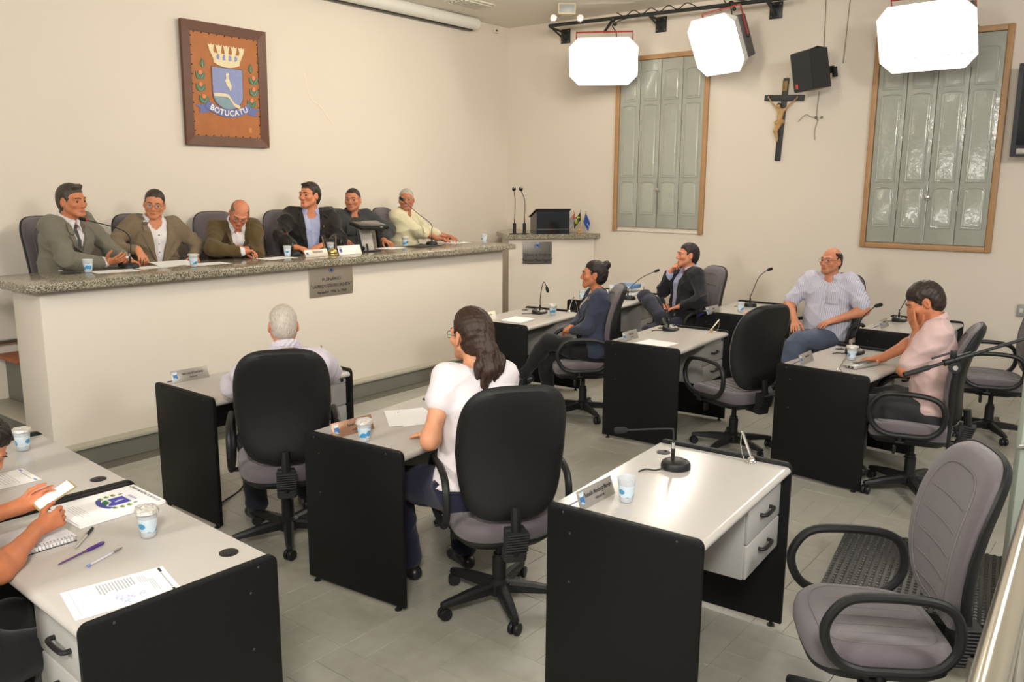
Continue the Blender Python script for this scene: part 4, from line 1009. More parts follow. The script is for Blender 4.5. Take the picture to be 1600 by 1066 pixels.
    def glasses(s, col=None, w=.024, hgt=.016, rim=.0014, lens=True):
        sc = s.sc*s.hs; M = Matrix.Translation(Vector(s.hc)) @ Matrix(s.head_R.tolist()).to_4x4() @ Matrix.Scale(sc, 4)
        f = MB(); m = col or M_GLASSF
        for sx in (1, -1):
            o = superout(w, hgt, 22, .7); lo = [(sx*.033+x, .1065-abs(sx*.033+x)*.16+(.0 if True else 0), .002+z) for x, z in o]
            f.tube([M @ Vector(p) for p in lo], rim*sc, 5, closed=True)
            f.tube([M @ Vector(p) for p in ((sx*.057, .097, .008), (sx*.080, .06, .010), (sx*.082, .0, .010), (sx*.080, -.02, -.004))], rim*sc, 5)
        f.tube([M @ Vector(p) for p in ((-.010, .105, .004), (0, .110, .006), (.010, .105, .004))], rim*sc, 5)
        g = f.build('spectacles', m, s.o)
        if lens:
            for sx in (1, -1):
                lo = [M @ Vector((sx*.033+x*.97, .1062-abs(sx*.033+x)*.16, .002+z*.97)) for x, z in superout(w, hgt, 22, .7)]
                MB().rings([lo, [p+M.to_3x3() @ Vector((0, .0012, 0)) for p in lo]]).build('lens', M_LENS, g)
    def garment(s, name, prims, m, cuts=(), post=None, h=.0085, amp=.0022, sc=42., seed=0., smooth=1, parent=None, fine=(), hf=.005):
        F, ax = field(prims, h, fine, hf); X, Y, Z = grid(ax)
        if amp: F = F+wob(X, Y, Z, amp, sc, seed).astype(np.float32)
        loc = lambda T, o: tuple(T[0, i]*(X-o[0])+T[1, i]*(Y-o[1])+T[2, i]*(Z-o[2]) for i in range(3))
        if post: F = post(F, X, Y, Z, loc)
        for c in cuts: F = np.maximum(F, c(X, Y, Z, loc))
        F = np.broadcast_to(F, [len(a) for a in ax]).astype(np.float32)
        s.lastF, s.lastax = F, ax
        return s.build_mesh(name, F, ax, m, parent or s.o, None, smooth)
    def neck_cut(s, z=.0, tilt=.35):
        """removes what lies above a plane through the neck, lower in front"""
        def c(X, Y, Z, loc):
            x, y, zz = loc(s.T2, s.neck); return np.minimum(zz-z+y*tilt+.012, .068-np.sqrt(x*x+y*y))
        return c
    def vopen(s, zt, zb, w0, w1=0., y0=-.02, skew=0.):
        """front V opening in the chest frame: full half-width w0 at height zt, w1 at zb, along -z"""
        def c(X, Y, Z, loc):
            x, y, z = loc(s.T2, s.waist)
            t = np.clip((z-zb)/(zt-zb), -.3, 1.3); w = w1+(w0-w1)*np.clip(t, 0, 1)-(t < 0)*.0
            inside = np.minimum(np.minimum(w-np.abs(x-skew), y-y0), np.where(z < zb, (z-zb), 1.))
            return inside
        return c
    def collar(s, m, o=.0, r=.0690, h=.036, open_=.6, leaf=.055, th=.0065, parent=None, lift=.0):
        """shirt collar: upstanding band with two leaves"""
        T = s.T2; c0 = s.neck+T[:, 2]*(.006+lift)+T[:, 1]*(-.004); P = []
        nk = nrm(s.hc-s.neck); U = nrm(T[:, 2]*.55+nk*.45)
        Xa = T[:, 0]; Ya = nrm(T[:, 1]-U*(T[:, 1]@U))
        pts = []
        for k in range(15):
            a = R(90-18*open_*1.2)-(2*math.pi-2*R(18*open_*1.2))*k/14+0
            x, y = r*math.cos(a), r*math.sin(a)*.98
            dz = -.020*max(0, math.sin(a))+.012*max(0, -math.sin(a)); pts.append(c0+Xa*x+Ya*y+U*dz)
        for a, b in zip(pts[:-1], pts[1:]):
            for f in (0., .33, .66, 1.):
                P.append(RC(a+U*h*f-(a-c0)*.0*f, b+U*h*f, th, th, .006))
            P.append(RC(a+U*h+nrm(a-c0)*.006-U*.004, b+U*h*.6+nrm(b-c0)*.010-U*.014, th, th, .006))
        for e, sx in ((pts[0], 1), (pts[-1], -1)):
            tip = e+T[:, 0]*sx*leaf*.55+T[:, 1]*.022-T[:, 2]*leaf*.75
            back = e+T[:, 0]*sx*leaf*1.0-T[:, 1]*.03+T[:, 2]*.004
            for f in (0, .25, .5, .75, 1.):
                P.append(RC(e+U*h*.8+T[:, 1]*.004, tip*(1-f)+back*f, th, th, .006))
        return s.garment('collar', P, m, h=.0055, amp=0, parent=parent)
    def hair(s, m, t=.012, line=((.078, .080), (.0, -.045)), nape=-.082, extra=(), bald=None, ear=.026, amp=.0016, h=.0055, name='hair', wid=1.0, seed=1., quiff=None, side_in=0.):
        sc = s.sc*s.hs; q = lambda x, y, z: s.hc+s.head_R @ (V3(x, y, z)*sc)
        P = [EL(q(0, -.014, .030), (V3(.074*wid, .095, .088)+t)*sc, .02, s.head_R), EL(q(0, -.035, -.02), (V3(.064*wid, .070, .075)+t*.7)*sc, .03, s.head_R)]
        if quiff:
            for a, b, r in quiff: P.append(RC(q(*a), q(*b), r*sc, r*sc, .02))
        for e in extra: P.append(e)
        (y1, z1), (y2, z2) = line; y1 -= .006; z1 += .012; nx = -(z1-z2); ny = (y1-y2); L = math.hypot(nx, ny)
        def cut(X, Y, Z, loc):
            x, y, z = loc(s.head_R, s.hc); x, y, z = x/sc, y/sc, z/sc
            d = ((y-y1)*(z1-z2)-(z-z1)*(y1-y2))/L
            d = d+.0035*np.sin(x*260+z*90)*np.sin(x*140+1.3)
            d = d-.012*np.cos(np.clip(np.abs(x)/.075, 0, 1)*math.pi)*(z > .03)
            f = np.maximum(d, nape-z+np.clip((y+.02)*.35, -.02, .03))
            for sx in (1, -1): f = np.maximum(f, ear-np.sqrt((x-sx*.083)**2+(y+.008)**2+((z+.006)*.8)**2))
            if bald is not None: f = np.maximum(f, np.minimum(z-bald[0]-bald[1]*np.abs(x)/.07-(bald[2] if len(bald) > 2 else 0.)*(-y-.05)*(y < -.05), 1.))
            return f*sc, d*sc
        def post(F, X, Y, Z, loc):
            x, y, z = loc(s.head_R, s.hc)
            return F+(amp*(np.sin(x*420+y*60+seed)*.6+np.sin(x*250-z*90+y*140+seed*2)*.7+np.sin(y*170+z*210+x*120)*.6)).astype(np.float32)
        F, ax = field(P+list(extra), h); X, Y, Z = grid(ax)
        loc = lambda T, o: tuple(T[0, i]*(X-o[0])+T[1, i]*(Y-o[1])+T[2, i]*(Z-o[2]) for i in range(3))
        if extra: F = eval_on(P, ax)
        cf, cd = cut(X, Y, Z, loc); F = np.maximum(post(F, X, Y, Z, loc)+t*1.0*np.exp(np.clip(np.maximum(cd, cf), -1, 0)/.024), cf)
        if extra:
            FE = eval_on(list(extra), ax)+(1.6*amp*(np.sin(X*300+Z*40)*.7+np.sin(X*170+Y*190-Z*60)*.8)).astype(np.float32)
            F = np.minimum(F, FE)
        o = s.build_mesh(name, np.ascontiguousarray(F, dtype=np.float32), ax, m, s.o, None, 1); return o
    def shoe(s, nm, m, sole=None):
        a = s.an[nm]; d = s.toe[nm]; up = nrm(V3(0, 0, 1)-d*d[2]) if abs(d[2]) < .9 else V3(0, 0, 1)
        hl = a-d*.045-up*.055; bl = a+d*.12-up*.062; tp = a+d*.175-up*.066; sc = s.sc*(.88 if s.female else 1.)
        la = np.cross(d, up)
        P = [RC(hl, a+d*.02-up*.02, .034*sc, .042*sc, .03), RC(a+d*.02-up*.025, bl, .042*sc, .032*sc, .03)]
        for sx in (1, -1): P.append(RC(hl+la*sx*.006, bl+la*sx*.014, .028*sc, .030*sc, .02)); P.append(RC(bl+la*sx*.014, tp+la*sx*.006, .030*sc, .022*sc, .02))
        def cut(X, Y, Z, loc): return -(up[0]*(X-a[0])+up[1]*(Y-a[1])+up[2]*(Z-a[2])+.088)
        return s.garment('shoe', P, m, [cut], h=.008, amp=0)
def eval_on(prims, ax):
    F = np.full([len(a) for a in ax], .2, np.float32)
    X, Y, Z = grid(ax)
    for p in prims:
        k = p[-2]
        if p[0] == 'rc':
            A, B, ra, rb = p[1], p[2], p[3], p[4]; d = B-A; t = np.clip(((X-A[0])*d[0]+(Y-A[1])*d[1]+(Z-A[2])*d[2])/(d@d+1e-12), 0, 1)
            D = np.sqrt((X-A[0]-t*d[0])**2+(Y-A[1]-t*d[1])**2+(Z-A[2]-t*d[2])**2)-(ra+(rb-ra)*t)
        else:
            c, r, M = p[1], p[2], p[3]; x, y, z = X-c[0], Y-c[1], Z-c[2]
            u = (M[0, 0]*x+M[1, 0]*y+M[2, 0]*z)/r[0]; v = (M[0, 1]*x+M[1, 1]*y+M[2, 1]*z)/r[1]; w = (M[0, 2]*x+M[1, 2]*y+M[2, 2]*z)/r[2]
            k0 = np.sqrt(u*u+v*v+w*w); D = k0*(k0-1)/(np.sqrt((u/r[0])**2+(v/r[1])**2+(w/r[2])**2)+1e-6)
        hh = np.clip(.5+.5*(F-D)/k, 0, 1); F = F*(1-hh)+D*hh-k*hh*(1-hh)
    return F.astype(np.float32)
# ================================================================ THE PEOPLE
def W2L(loc, rz, p):
    c, s = math.cos(rz), math.sin(rz); x, y, z = p[0]-loc[0], p[1]-loc[1], p[2]-loc[2]
    return (c*x+s*y, -s*x+c*y, z)
def trousers(p, m, wide=.018, o=.012, seed=0., end=1.95):
    P = [RC(p.hip+p.T[:, 0]*.075*sd*p.sc*p.fat, p.hip+p.sp*.12*p.sc+p.T[:, 0]*.06*sd*p.sc*p.fat, .110*p.sc*p.fat+o*.4, .098*p.sc*p.fat+o*.3, .05) for sd in (1, -1)]
    for nm in ('L', 'R'): P += p.leg(nm, o, 0, end, .035, wide)
    def cut(X, Y, Z, loc): x, y, z = loc(p.T, p.hip); return np.minimum(z-.105*p.sc, .20-y)
    return p.garment('trousers', P, m, [cut], amp=.0030, sc=34., seed=seed, h=.012)
def hem(p, z):
    def c(X, Y, Z, loc): x, y, zz = loc(p.T, p.hip); return z-zz
    return c
def lap_cut(p, pad=.0):
    """keeps a skirted garment from sinking below the seat"""
    def c(X, Y, Z, loc): return (p.hip[2]-.10)-Z+0*X
    return c
def shirt(p, m, end=1.0, o=.009, belly=0., seed=0., amp=.0026, name='shirt', neck=(.0, .5), hemz=-.03, rs=1.1, arms=True, extra_cuts=(), k=.03):
    P = p.torso(o, belly)
    if arms:
        for nm in ('L', 'R'): P += p.arm(nm, o+.004, 0, end, k, rs)
    return p.garment(name, P, m, [p.neck_cut(*neck), hem(p, hemz), lap_cut(p)]+list(extra_cuts), amp=amp, sc=38., seed=seed)
def jacket(p, m, o=.020, belly=0., zb=.05, w=.075, seed=0., amp=.005, lapel=.042, end=1.88, name='jacket', hemz=-.05, skew=0., w1=0., split=False):
    P = p.torso(o, belly)
    for nm in ('L', 'R'): P += p.arm(nm, o*.75, 0, end, .03, 1.08)
    T = p.T2; c0 = p.neck-T[:, 2]*.012; ring = []
    for k in range(11):
        a = R(160+220*k/10); ring.append(c0+T[:, 0]*.074*math.cos(a)+T[:, 1]*.072*math.sin(a)+T[:, 2]*(.012*max(0, -math.sin(a))-.006))
    for a, b in zip(ring[:-1], ring[1:]): P.append(RC(a, b, .014, .014, .012))
    zt = .325*p.sc
    def post(F, X, Y, Z, loc):
        x, y, z = loc(p.T2, p.waist); t = np.clip((z-zb)/(zt-zb), 0, 1); ww = w1+(w-w1)*t
        d = np.abs(x-skew)-ww; lw = lapel*(.45+.75*t); band = np.clip(1-np.abs(d-lw*.5)/(lw*.5), 0, 1)**.35*(y > 0)*(z > zb-.02)*(z < zt+.05)
        return F-(.0095*band).astype(np.float32)
    def ncut(X, Y, Z, loc):
        x, y, z = loc(p.T2, p.neck); r = np.sqrt(x*x+(y+.0)**2); return np.minimum(z+.045+0*x, .066-r)
    cuts = [p.vopen(zt, zb, w, w1, -.01, skew), ncut, hem(p, hemz), lap_cut(p)]
    j = p.garment(name, P, m, cuts, None, amp=amp, sc=34., seed=seed)
    for sx in (-1, 1):      # lapels with a notch, lying on the fronts
        rings = []
        for t in (.97, .90, .80, .735, .715, .60, .45, .30, .15, .02):
            z = zb+(zt-zb)*t; ww = w1+(w-w1)*t+.004
            lw = lapel*1.35*np.interp(t, [0, .715, .735, .80, 1.], [.15, 1.25, .80, .85, .45])
            a = front_pt(p, skew+sx*ww, z, 0); b = front_pt(p, skew+sx*(ww+lw), z, 0); Y = p.T2[:, 1]
            rings.append([Vector(a+Y*.001), Vector(b+Y*.001), Vector(b+Y*.0065), Vector(a+Y*.0085)])
        MB().rings(rings if sx > 0 else [r[::-1] for r in rings]).build('lapel', m, j, sharp=50)
    return j
def cuff(p, nm, m, t0=1.80, t1=1.97, o=.010):
    return p.garment('shirt_cuff', p.arm(nm, o, t0, t1, .01, 1.), m, amp=0, h=.006)
def front_pt(p, x, z, off=.003):
    """point on the front of the last garment, chest frame (x, z above waist)"""
    F, ax = p.lastF, p.lastax; o = p.waist+p.T2[:, 0]*x+p.T2[:, 2]*z
    for k in range(60):
        q = o+p.T2[:, 1]*(.26-.004*k); i = [int(np.clip(np.searchsorted(ax[d], q[d])-1, 0, len(ax[d])-1)) for d in range(3)]
        if F[i[0], i[1], i[2]] < 0: return q+p.T2[:, 1]*off
    return o+p.T2[:, 1]*.12
def tie(p, m):
    pts = [front_pt(p, .0, z, .004) for z in (.285, .25, .20, .15, .10, .05, .01)]
    ws = [.017, .016, .022, .027, .032, .036, .038]
    a = []; b = []; X = p.T2[:, 0]; Y = p.T2[:, 1]
    rings = []
    for q, w in zip(pts, ws): rings.append([q-X*w-Y*.003, q+Y*.006, q+X*w-Y*.003, q-Y*.004])
    o = MB().rings([[Vector(v) for v in r] for r in rings]).build('tie', m, p.o)
    k = pts[0]+p.T2[:, 2]*.012
    MB().rings([[Vector(v) for v in ((k-X*.021+p.T2[:, 2]*.016), (k+Y*.014+p.T2[:, 2]*.016), (k+X*.021+p.T2[:, 2]*.016), (k-Y*.01+p.T2[:, 2]*.016))], [Vector(v) for v in ((k-X*.015-p.T2[:, 2]*.02), (k+Y*.012-p.T2[:, 2]*.02), (k+X*.015-p.T2[:, 2]*.02), (k-Y*.01-p.T2[:, 2]*.02))]]).build('tie_knot', m, o)
def buttons(p, m, zs, x=0.):
    for z in zs:
        q = front_pt(p, x, z, .001); MB().lathe([(.0055, -.002), (.0055, .0015), (.001, .002)], 10, M=frame_M(q, p.T2[:, 0], p.T2[:, 1])).build('button', m, p.o)
def placket(p, m, z0, z1, x=0.):
    pts = [Vector(front_pt(p, x, z0+(z1-z0)*k/8, .0005)) for k in range(9)]
    MB().tube(pts, .013, 6, flat=.16, up=tuple(p.T2[:, 1])).build('placket', m, p.o)
REST = (.35, .35, .3); FLAT = (.12, .1, .5); FIST = (1.25, .9, 0.); OPEN = (.10, -.1, 1.0); GRIP = (.85, .8, .1)
S_WHITE = cloth('white shirt cotton', srgb(226, 222, 222)); S_BLUE = cloth('light blue shirt cotton', srgb(172, 178, 212))
B_LIGHT = mat('shirt button', srgb(215, 212, 205), .4); B_DARK = mat('dark button', srgb(40, 36, 32), .4)
SHOEB = mat('black shoe leather', (.014, .014, .015), .35)
DN = (0, 0, -1)
def legs_std(p=None, x=.14, y=.42, z=.09): return ((x, y, z), (x*1.2, 1, 1), (x, 1, -.05)), ((-x, y, z), (-x*1.2, 1, 1), (-x, 1, -.05))
def people():
    Z0 = .53
    # ---- 1 grey suit and tie, speaking
    loc, rz = (2.86, 6.60, Z0), R(203); W = lambda *a: W2L(loc, rz, a)
    p = Person('man in grey suit and striped tie gesturing with an open hand at the dais microphone', loc, rz, lean=9, bend=3, scale=1.03,
        head=(-2, 3, -4), armR=(W(3.03, 6.25, 1.315), (.9, -.2, -.5), (-.25, 1, .22), (-.55, .1, .8), ((.25, .3, .4, .45), -.15, 1.)),
        armL=(W(3.24, 6.33, 1.305), (-.8, -.2, -.6), (.45, 1, .0), (.3, 0, -1), REST), legR=legs_std(None)[0], legL=legs_std(None)[1])
    p.body((198, 128, 88), legs=False, lip=(168, 92, 76)); m = cloth('grey green suit wool', srgb(118, 114, 100))
    p.face((44, 34, 26), (.25, 0))
    p.hair(hair_mat('dark greying hair', srgb(66, 58, 48)), .013, ((0.080, 0.080), (.004, -.045)), quiff=[((-.03, .055, .105), (.035, .062, .105), .022)], seed=2.)
    trousers(p, m, seed=1.); shirt(p, S_WHITE, .2, arms=False); tie(p, cloth('slate striped tie', srgb(84, 84, 84), (srgb(52, 54, 60), .012), .6))
    p.collar(S_WHITE); jacket(p, m, seed=1.3, zb=.03, w=.064); cuff(p, 'R', S_WHITE); cuff(p, 'L', S_WHITE)
    for nm in ('L', 'R'): p.shoe(nm, SHOEB)
    # ---- 2 taupe blazer, open white shirt, spectacles
    loc, rz = (3.60, 6.62, Z0), R(172); W = lambda *a: W2L(loc, rz, a)
    p = Person('man with spectacles in taupe blazer over open white shirt, second on the dais', loc, rz, lean=2, side=-2, scale=.97,
        head=(-8, -7, -26), armR=(W(3.37, 6.42, 1.38), (.8, -.3, -.4), (-.1, .8, -.7), (.1, -.7, -.7), (.7, .5, .2)),
        armL=(W(3.82, 6.38, 1.30), (-.8, -.3, -.4), (.3, 1, -.1), (.2, 0, -1), REST), legR=legs_std(None)[0], legL=legs_std(None)[1])
    p.body((206, 138, 100), legs=False, beard=.12); m = cloth('taupe blazer wool', srgb(122, 106, 84))
    p.face((52, 44, 38), (-.5, -.3), 1.); p.glasses(lens=True)
    p.hair(hair_mat('brown black hair', srgb(56, 48, 42)), .011, ((0.078, 0.088), (.0, -.045)), seed=3.)
    trousers(p, cloth('charcoal trousers', srgb(52, 52, 54)), seed=2.); shirt(p, S_WHITE, .2, arms=False, neck=(-.01, .9)); buttons(p, B_DARK, (.20, .13, .06)); placket(p, S_WHITE, .02, .24)
    p.collar(S_WHITE, open_=2.4, leaf=.07); jacket(p, m, seed=2.3, zb=-.03, w=.085, w1=.015)
    for nm in ('L', 'R'): p.shoe(nm, SHOEB)
    # ---- 3 olive jacket, balding, writing
    loc, rz = (4.33, 6.68, Z0), R(168); W = lambda *a: W2L(loc, rz, a)
    p = Person('balding man with spectacles in olive jacket bent over a sheet, writing', loc, rz, lean=20, bend=12, scale=.99,
        head=(-38, -14, -22), armR=(W(4.19, 6.235, 1.325), (1, .2, -.2), (-1, .25, .02), (0, .3, -1), ((.6, .8, .95, 1.05), .9, .1)),
        armL=(W(4.16, 6.40, 1.36), (-1, .3, -.3), (.9, .2, .25), (0, -.3, -1), REST), legR=legs_std(None)[0], legL=legs_std(None)[1])
    p.body((206, 132, 98), legs=False, beard=.18); m = cloth('olive wool', srgb(88, 72, 42))
    p.face((84, 74, 64), (0, -.5), 1.5); p.glasses(mat('amber rim', srgb(96, 62, 34), .3), hgt=.013)
    p.hair(hair_mat('ash grey hair', srgb(112, 100, 84)), .008, ((0.082, 0.082), (-.004, -.045)), bald=(.062, .012, .5), seed=4.)
    trousers(p, cloth('brown trousers', srgb(66, 58, 48)), seed=3.); shirt(p, S_WHITE, .2, arms=False); buttons(p, B_LIGHT, (.24, .18, .12)); placket(p, S_WHITE, .06, .28)
    p.collar(S_WHITE, open_=1.1); jacket(p, m, seed=3.3, zb=.0, w=.072, w1=.01, amp=.0035); cuff(p, 'R', S_WHITE, 1.72, 1.97, .013)
    for nm in ('L', 'R'): p.shoe(nm, SHOEB)
    c = p.wr['R']+nrm(p.hd['R'][0])*.10; a = Matrix.Translation(loc) @ Matrix.Rotation(rz, 4, 'Z') @ Vector(c)
    PENS.append((a, Vector((-.25, .35, .8))))
    # ---- 4 black blazer, blue shirt
    loc, rz = (5.20, 6.60, Z0), R(152); W = lambda *a: W2L(loc, rz, a)
    p = Person('man in black blazer over pale blue shirt with a lapel badge, looking aside', loc, rz, lean=3, scale=1.04, fat=1.06,
        head=(3, 0, -52), armR=(W(4.80, 6.33, 1.325), (1, -.2, -.4), (-.75, .75, -.1), (0, -.2, -1), (.4, .3, .2)),
        armL=(W(5.08, 6.28, 1.325), (-1, -.2, -.4), (.8, .7, -.1), (0, -.2, -1), (.4, .3, .2)), legR=legs_std(None)[0], legL=legs_std(None)[1])
    p.body((210, 136, 100), legs=False); m = cloth('black blazer wool', srgb(38, 35, 32))
    p.face((40, 30, 24), (-.2, 0))
    p.hair(hair_mat('dark brown hair', srgb(46, 36, 28)), .013, ((0.080, 0.082), (.002, -.05)), quiff=[((-.035, .06, .10), (.03, .065, .098), .02)], seed=5.)
    trousers(p, m, seed=4.); shirt(p, S_BLUE, .2, arms=False, neck=(-.005, .7)); buttons(p, B_LIGHT, (.22, .15, .08, .01)); placket(p, S_BLUE, -.03, .26)
    p.collar(S_BLUE, open_=1.7, leaf=.06); jacket(p, m, seed=4.3, zb=-.06, w=.080, w1=.045)
    q = front_pt(p, -.095, .20, .004); MB().sphere(q, .011, 10, 6, sc=(1, .6, 1.2)).build('lapel_badge', mat('brass', srgb(190, 160, 80), .3, 1.), p.o)
    for nm in ('L', 'R'): p.shoe(nm, SHOEB)
    # ---- 5 dark uniform
    loc, rz = (5.79, 6.68, Z0), R(165); W = lambda *a: W2L(loc, rz, a)
    p = Person('man in dark slate uniform shirt sitting behind the small monitor', loc, rz, lean=3, scale=.98,
        head=(-2, 0, -42), armR=(W(5.48, 6.38, 1.33), (1, -.2, -.4), (.4, 1, 0), (0, 0, -1), REST),
        armL=(W(5.97, 6.40, 1.325), (-1, -.1, -.3), (-.2, 1, -.15), (0, -.2, -1), REST), legR=legs_std(None)[0], legL=legs_std(None)[1])
    p.body((188, 124, 92), legs=False, beard=.2); m = cloth('slate uniform twill', srgb(56, 58, 58))
    p.face((36, 28, 24), (-.4, 0))
    p.hair(hair_mat('short black hair', srgb(48, 40, 34)), .005, ((0.076, 0.084), (-.004, -.045)), bald=None, seed=6., amp=.001)
    trousers(p, m, seed=5.); shirt(p, m, 1.75, .014, seed=5.3); buttons(p, B_DARK, (.24, .17, .10)); placket(p, m, -.02, .28)
    for sx in (-1, 1):
        q = front_pt(p, sx*.085, .16, .002); MB().box((0, 0, 0), (.09, .10, .007), .003, M=frame_M(q, p.T2[:, 0], p.T2[:, 1])).build('chest_pocket', m, p.o)
        q = (p.sh['R' if sx > 0 else 'L']+p.neck)/2+p.T2[:, 2]*.052; MB().box((0, 0, 0), (.11, .05, .010), .004, M=frame_M(q, p.T2[:, 0]*1+p.T2[:, 2]*-.35*sx, p.T2[:, 2])).build('epaulette', m, p.o)
    p.collar(m, open_=1.6, leaf=.065)
    for nm in ('L', 'R'): p.shoe(nm, SHOEB)
    # ---- 6 cream shirt, white hair
    loc, rz = (6.46, 6.64, Z0), R(196); W = lambda *a: W2L(loc, rz, a)
    p = Person('white-haired man with moustache in cream shirt at the far end of the dais', loc, rz, lean=5, side=0, scale=.97, fat=1.08,
        head=(0, 3, -66), armR=(W(6.72, 6.36, 1.315), (.5, -.5, -.8), (-.35, 1, -.05), (0, -.1, -1), REST),
        armL=(W(6.98, 6.42, 1.315), (-.5, -.3, -.8), (.5, 1, -.05), (0, -.1, -1), (.5, .4, .3)), legR=legs_std(None)[0], legL=legs_std(None)[1])
    p.body((176, 112, 82), legs=False); m = cloth('cream shirt cotton', srgb(208, 200, 168))
    p.face((150, 142, 130), (-.4, 0)); p.glasses(mat('thin steel rim', srgb(150, 140, 120), .3, 1.), rim=.0010, lens=False)
    p.hair(hair_mat('white hair', srgb(170, 162, 148)), .010, ((0.076, 0.086), (-.002, -.045)), seed=7.)
    sc = p.sc; qq = lambda x, y, z: p.hc+p.head_R @ (V3(x, y, z)*sc)
    p.garment('moustache', [RC(qq(0, .098, -.050), qq(.022, .090, -.058), .006, .004, .004), RC(qq(0, .098, -.050), qq(-.022, .090, -.058), .006, .004, .004)], hair_mat('white hair', ()), amp=0, h=.004)
    trousers(p, cloth('brown trousers', ()), seed=6.); shirt(p, m, 1.35, .014, belly=.9, seed=6.3, amp=.0035); buttons(p, B_LIGHT, (.24, .16, .08, .0)); placket(p, m, -.04, .28)
    p.collar(m, open_=1.7, leaf=.065)
    for nm in ('L', 'R'): p.shoe(nm, SHOEB)
    # ================= on the floor
    # ---- 7 white haired man from behind
    loc, rz = (2.67, 3.62, 0), R(-26); W = lambda *a: W2L(loc, rz, a)
    p = Person('white-haired man in pale lilac shirt seen from behind in a black-backed chair', loc, rz, lean=3, bend=3, scale=.92, fat=1.14, shrug=-6,
        head=(-8, 0, -6), armR=(W(3.10, 3.92, .78), (1, -.05, -.35), (-.5, 1, 0), (0, 0, -1), REST),
        armL=(W(2.74, 4.04, .78), (-1, -.05, -.35), (.4, 1, 0), (0, 0, -1), REST), legR=((.15, .38, .09), (.2, 1, 1), (.1, 1, -.05)), legL=((-.15, .30, .09), (-.2, 1, 1), (-.1, 1, -.05)))
    p.body((206, 140, 110)); m = cloth('pale lilac shirt cotton', srgb(206, 198, 208))
    p.face((150, 142, 130)); p.hair(hair_mat('silver hair', srgb(186, 176, 164)), .009, ((0.076, 0.086), (-.006, -.045)), seed=8.)
    trousers(p, cloth('navy trousers', srgb(34, 34, 42)), seed=7.); shirt(p, m, .92, .016, belly=.6, seed=7.3, rs=1.25); p.collar(m, open_=1.2)
    for nm in ('L', 'R'): p.shoe(nm, SHOEB)
    # ---- 8 woman in white T-shirt, ponytail
    loc, rz = (2.745, 2.375, 0), R(-18); W = lambda *a: W2L(loc, rz, a)
    p = Person('woman in white T-shirt with a dark ponytail seen from behind, hand on desk', loc, rz, lean=7, side=4, scale=1.02, female=True, fat=1.02,
        head=(-2, 0, 6), armL=(W(2.70, 2.575, .775), (-.6, -.7, -.3), (-.45, .85, -.1), (.0, -.1, -1), (.18, .1, .9)),
        armR=(W(2.98, 2.70, .78), (1, -.2, -.4), (-.4, 1, 0), (0, 0, -1), REST), legR=((.14, .34, .09), (.2, 1, 1), (.1, 1, -.05)), legL=((-.15, .38, .09), (-.4, 1, 1), (-.1, 1, -.05)))
    p.body((214, 152, 116), hf=.0042); m = cloth('white T-shirt jersey', srgb(228, 220, 222), None, .85, .12)
    p.face((40, 28, 20)); p.glasses()
    q = lambda x, y, z: p.hc+p.head_R @ (V3(x, y, z)*p.sc)
    ex = [EL(q(.0, -.105, -.03), (.045, .04, .045), .03)]
    tl = [((-.025, -.12, -.05), (-.05, -.125, -.12), (-.055, -.10, -.185), .022), ((.0, -.13, -.05), (.0, -.145, -.13), (-.015, -.12, -.215), .028), ((.02, -.12, -.05), (.04, -.14, -.12), (.035, -.115, -.20), .026), ((.03, -.11, -.045), (.07, -.125, -.10), (.078, -.10, -.165), .022), ((-.01, -.12, -.06), (-.03, -.14, -.14), (-.035, -.115, -.22), .018), ((.0, -.12, -.05), (.055, -.135, -.13), (.06, -.10, -.21), .02)]
    for a, b, c, r in tl: ex += [RC(q(*a), q(*b), r, r*.95, .02), RC(q(*b), q(*c), r*.95, r*.35, .015)]
    p.hair(hair_mat('dark chestnut hair', srgb(52, 34, 24)), .018, ((0.076, 0.080), (.004, -.03)), nape=-.075, extra=ex, seed=9., amp=.0022, ear=.024)
    MB().lathe([(.030, -.008), (.036, 0), (.030, .008)], 16, M=frame_M(q(0, -.118, -.052), p.head_R @ V3(1, 0, 0), p.head_R @ V3(0, -.5, -1))).build('hair_tie', mat('dark hair tie', srgb(30, 20, 18), .8), p.o)
    trousers(p, cloth('dark blue jeans', srgb(32, 34, 56)), seed=8.); shirt(p, m, .40, .008, seed=8.3, amp=.0024, neck=(-.012, .45), hemz=.0, rs=1.08)
    for nm in ('L', 'R'): p.shoe(nm, SHOEB)
    # ---- 9 woman in denim jacket, bun
    loc, rz = (5.79, 3.69, 0), R(40); W = lambda *a: W2L(loc, rz, a)
    p = Person('woman in denim jacket with her hair in a bun, seated in profile with crossed legs', loc, rz, lean=-2, bend=3, scale=.94, female=True,
        head=(3, 0, -5), armL=(W(5.69, 3.87, .71), (-1, -.3, -.2), (.7, .6, -.1), (.3, -.1, -1), (.7, .5, .2)),
        armR=(W(5.80, 3.94, .72), (1, -.3, -.2), (-.7, .6, -.1), (0, -.1, -1), (.7, .5, .2)),
        legL=((.07, .60, .32), (-.06, 1, 1.3), (.1, 1, -.7)), legR=((.04, .38, .09), (.1, 1, 1), (.1, 1, -.05)))
    p.body((192, 122, 84), lip=(170, 84, 74)); m = cloth('dark denim', srgb(58, 64, 82), None, .85, .4, 600.)
    p.face((30, 22, 18), (.1, 0)); q = lambda x, y, z: p.hc+p.head_R @ (V3(x, y, z)*p.sc)
    p.hair(hair_mat('black brown hair', srgb(32, 25, 22)), .016, ((.074, .058), (.004, -.025)), nape=-.070, extra=[EL(q(.0, -.105, .095), (.036, .034, .036), .01), RC(q(0, -.07, .075), q(0, -.10, .09), .022, .018, .02)], seed=10.)
    trousers(p, cloth('black jeans', srgb(28, 27, 28)), .01, .008, seed=9.)
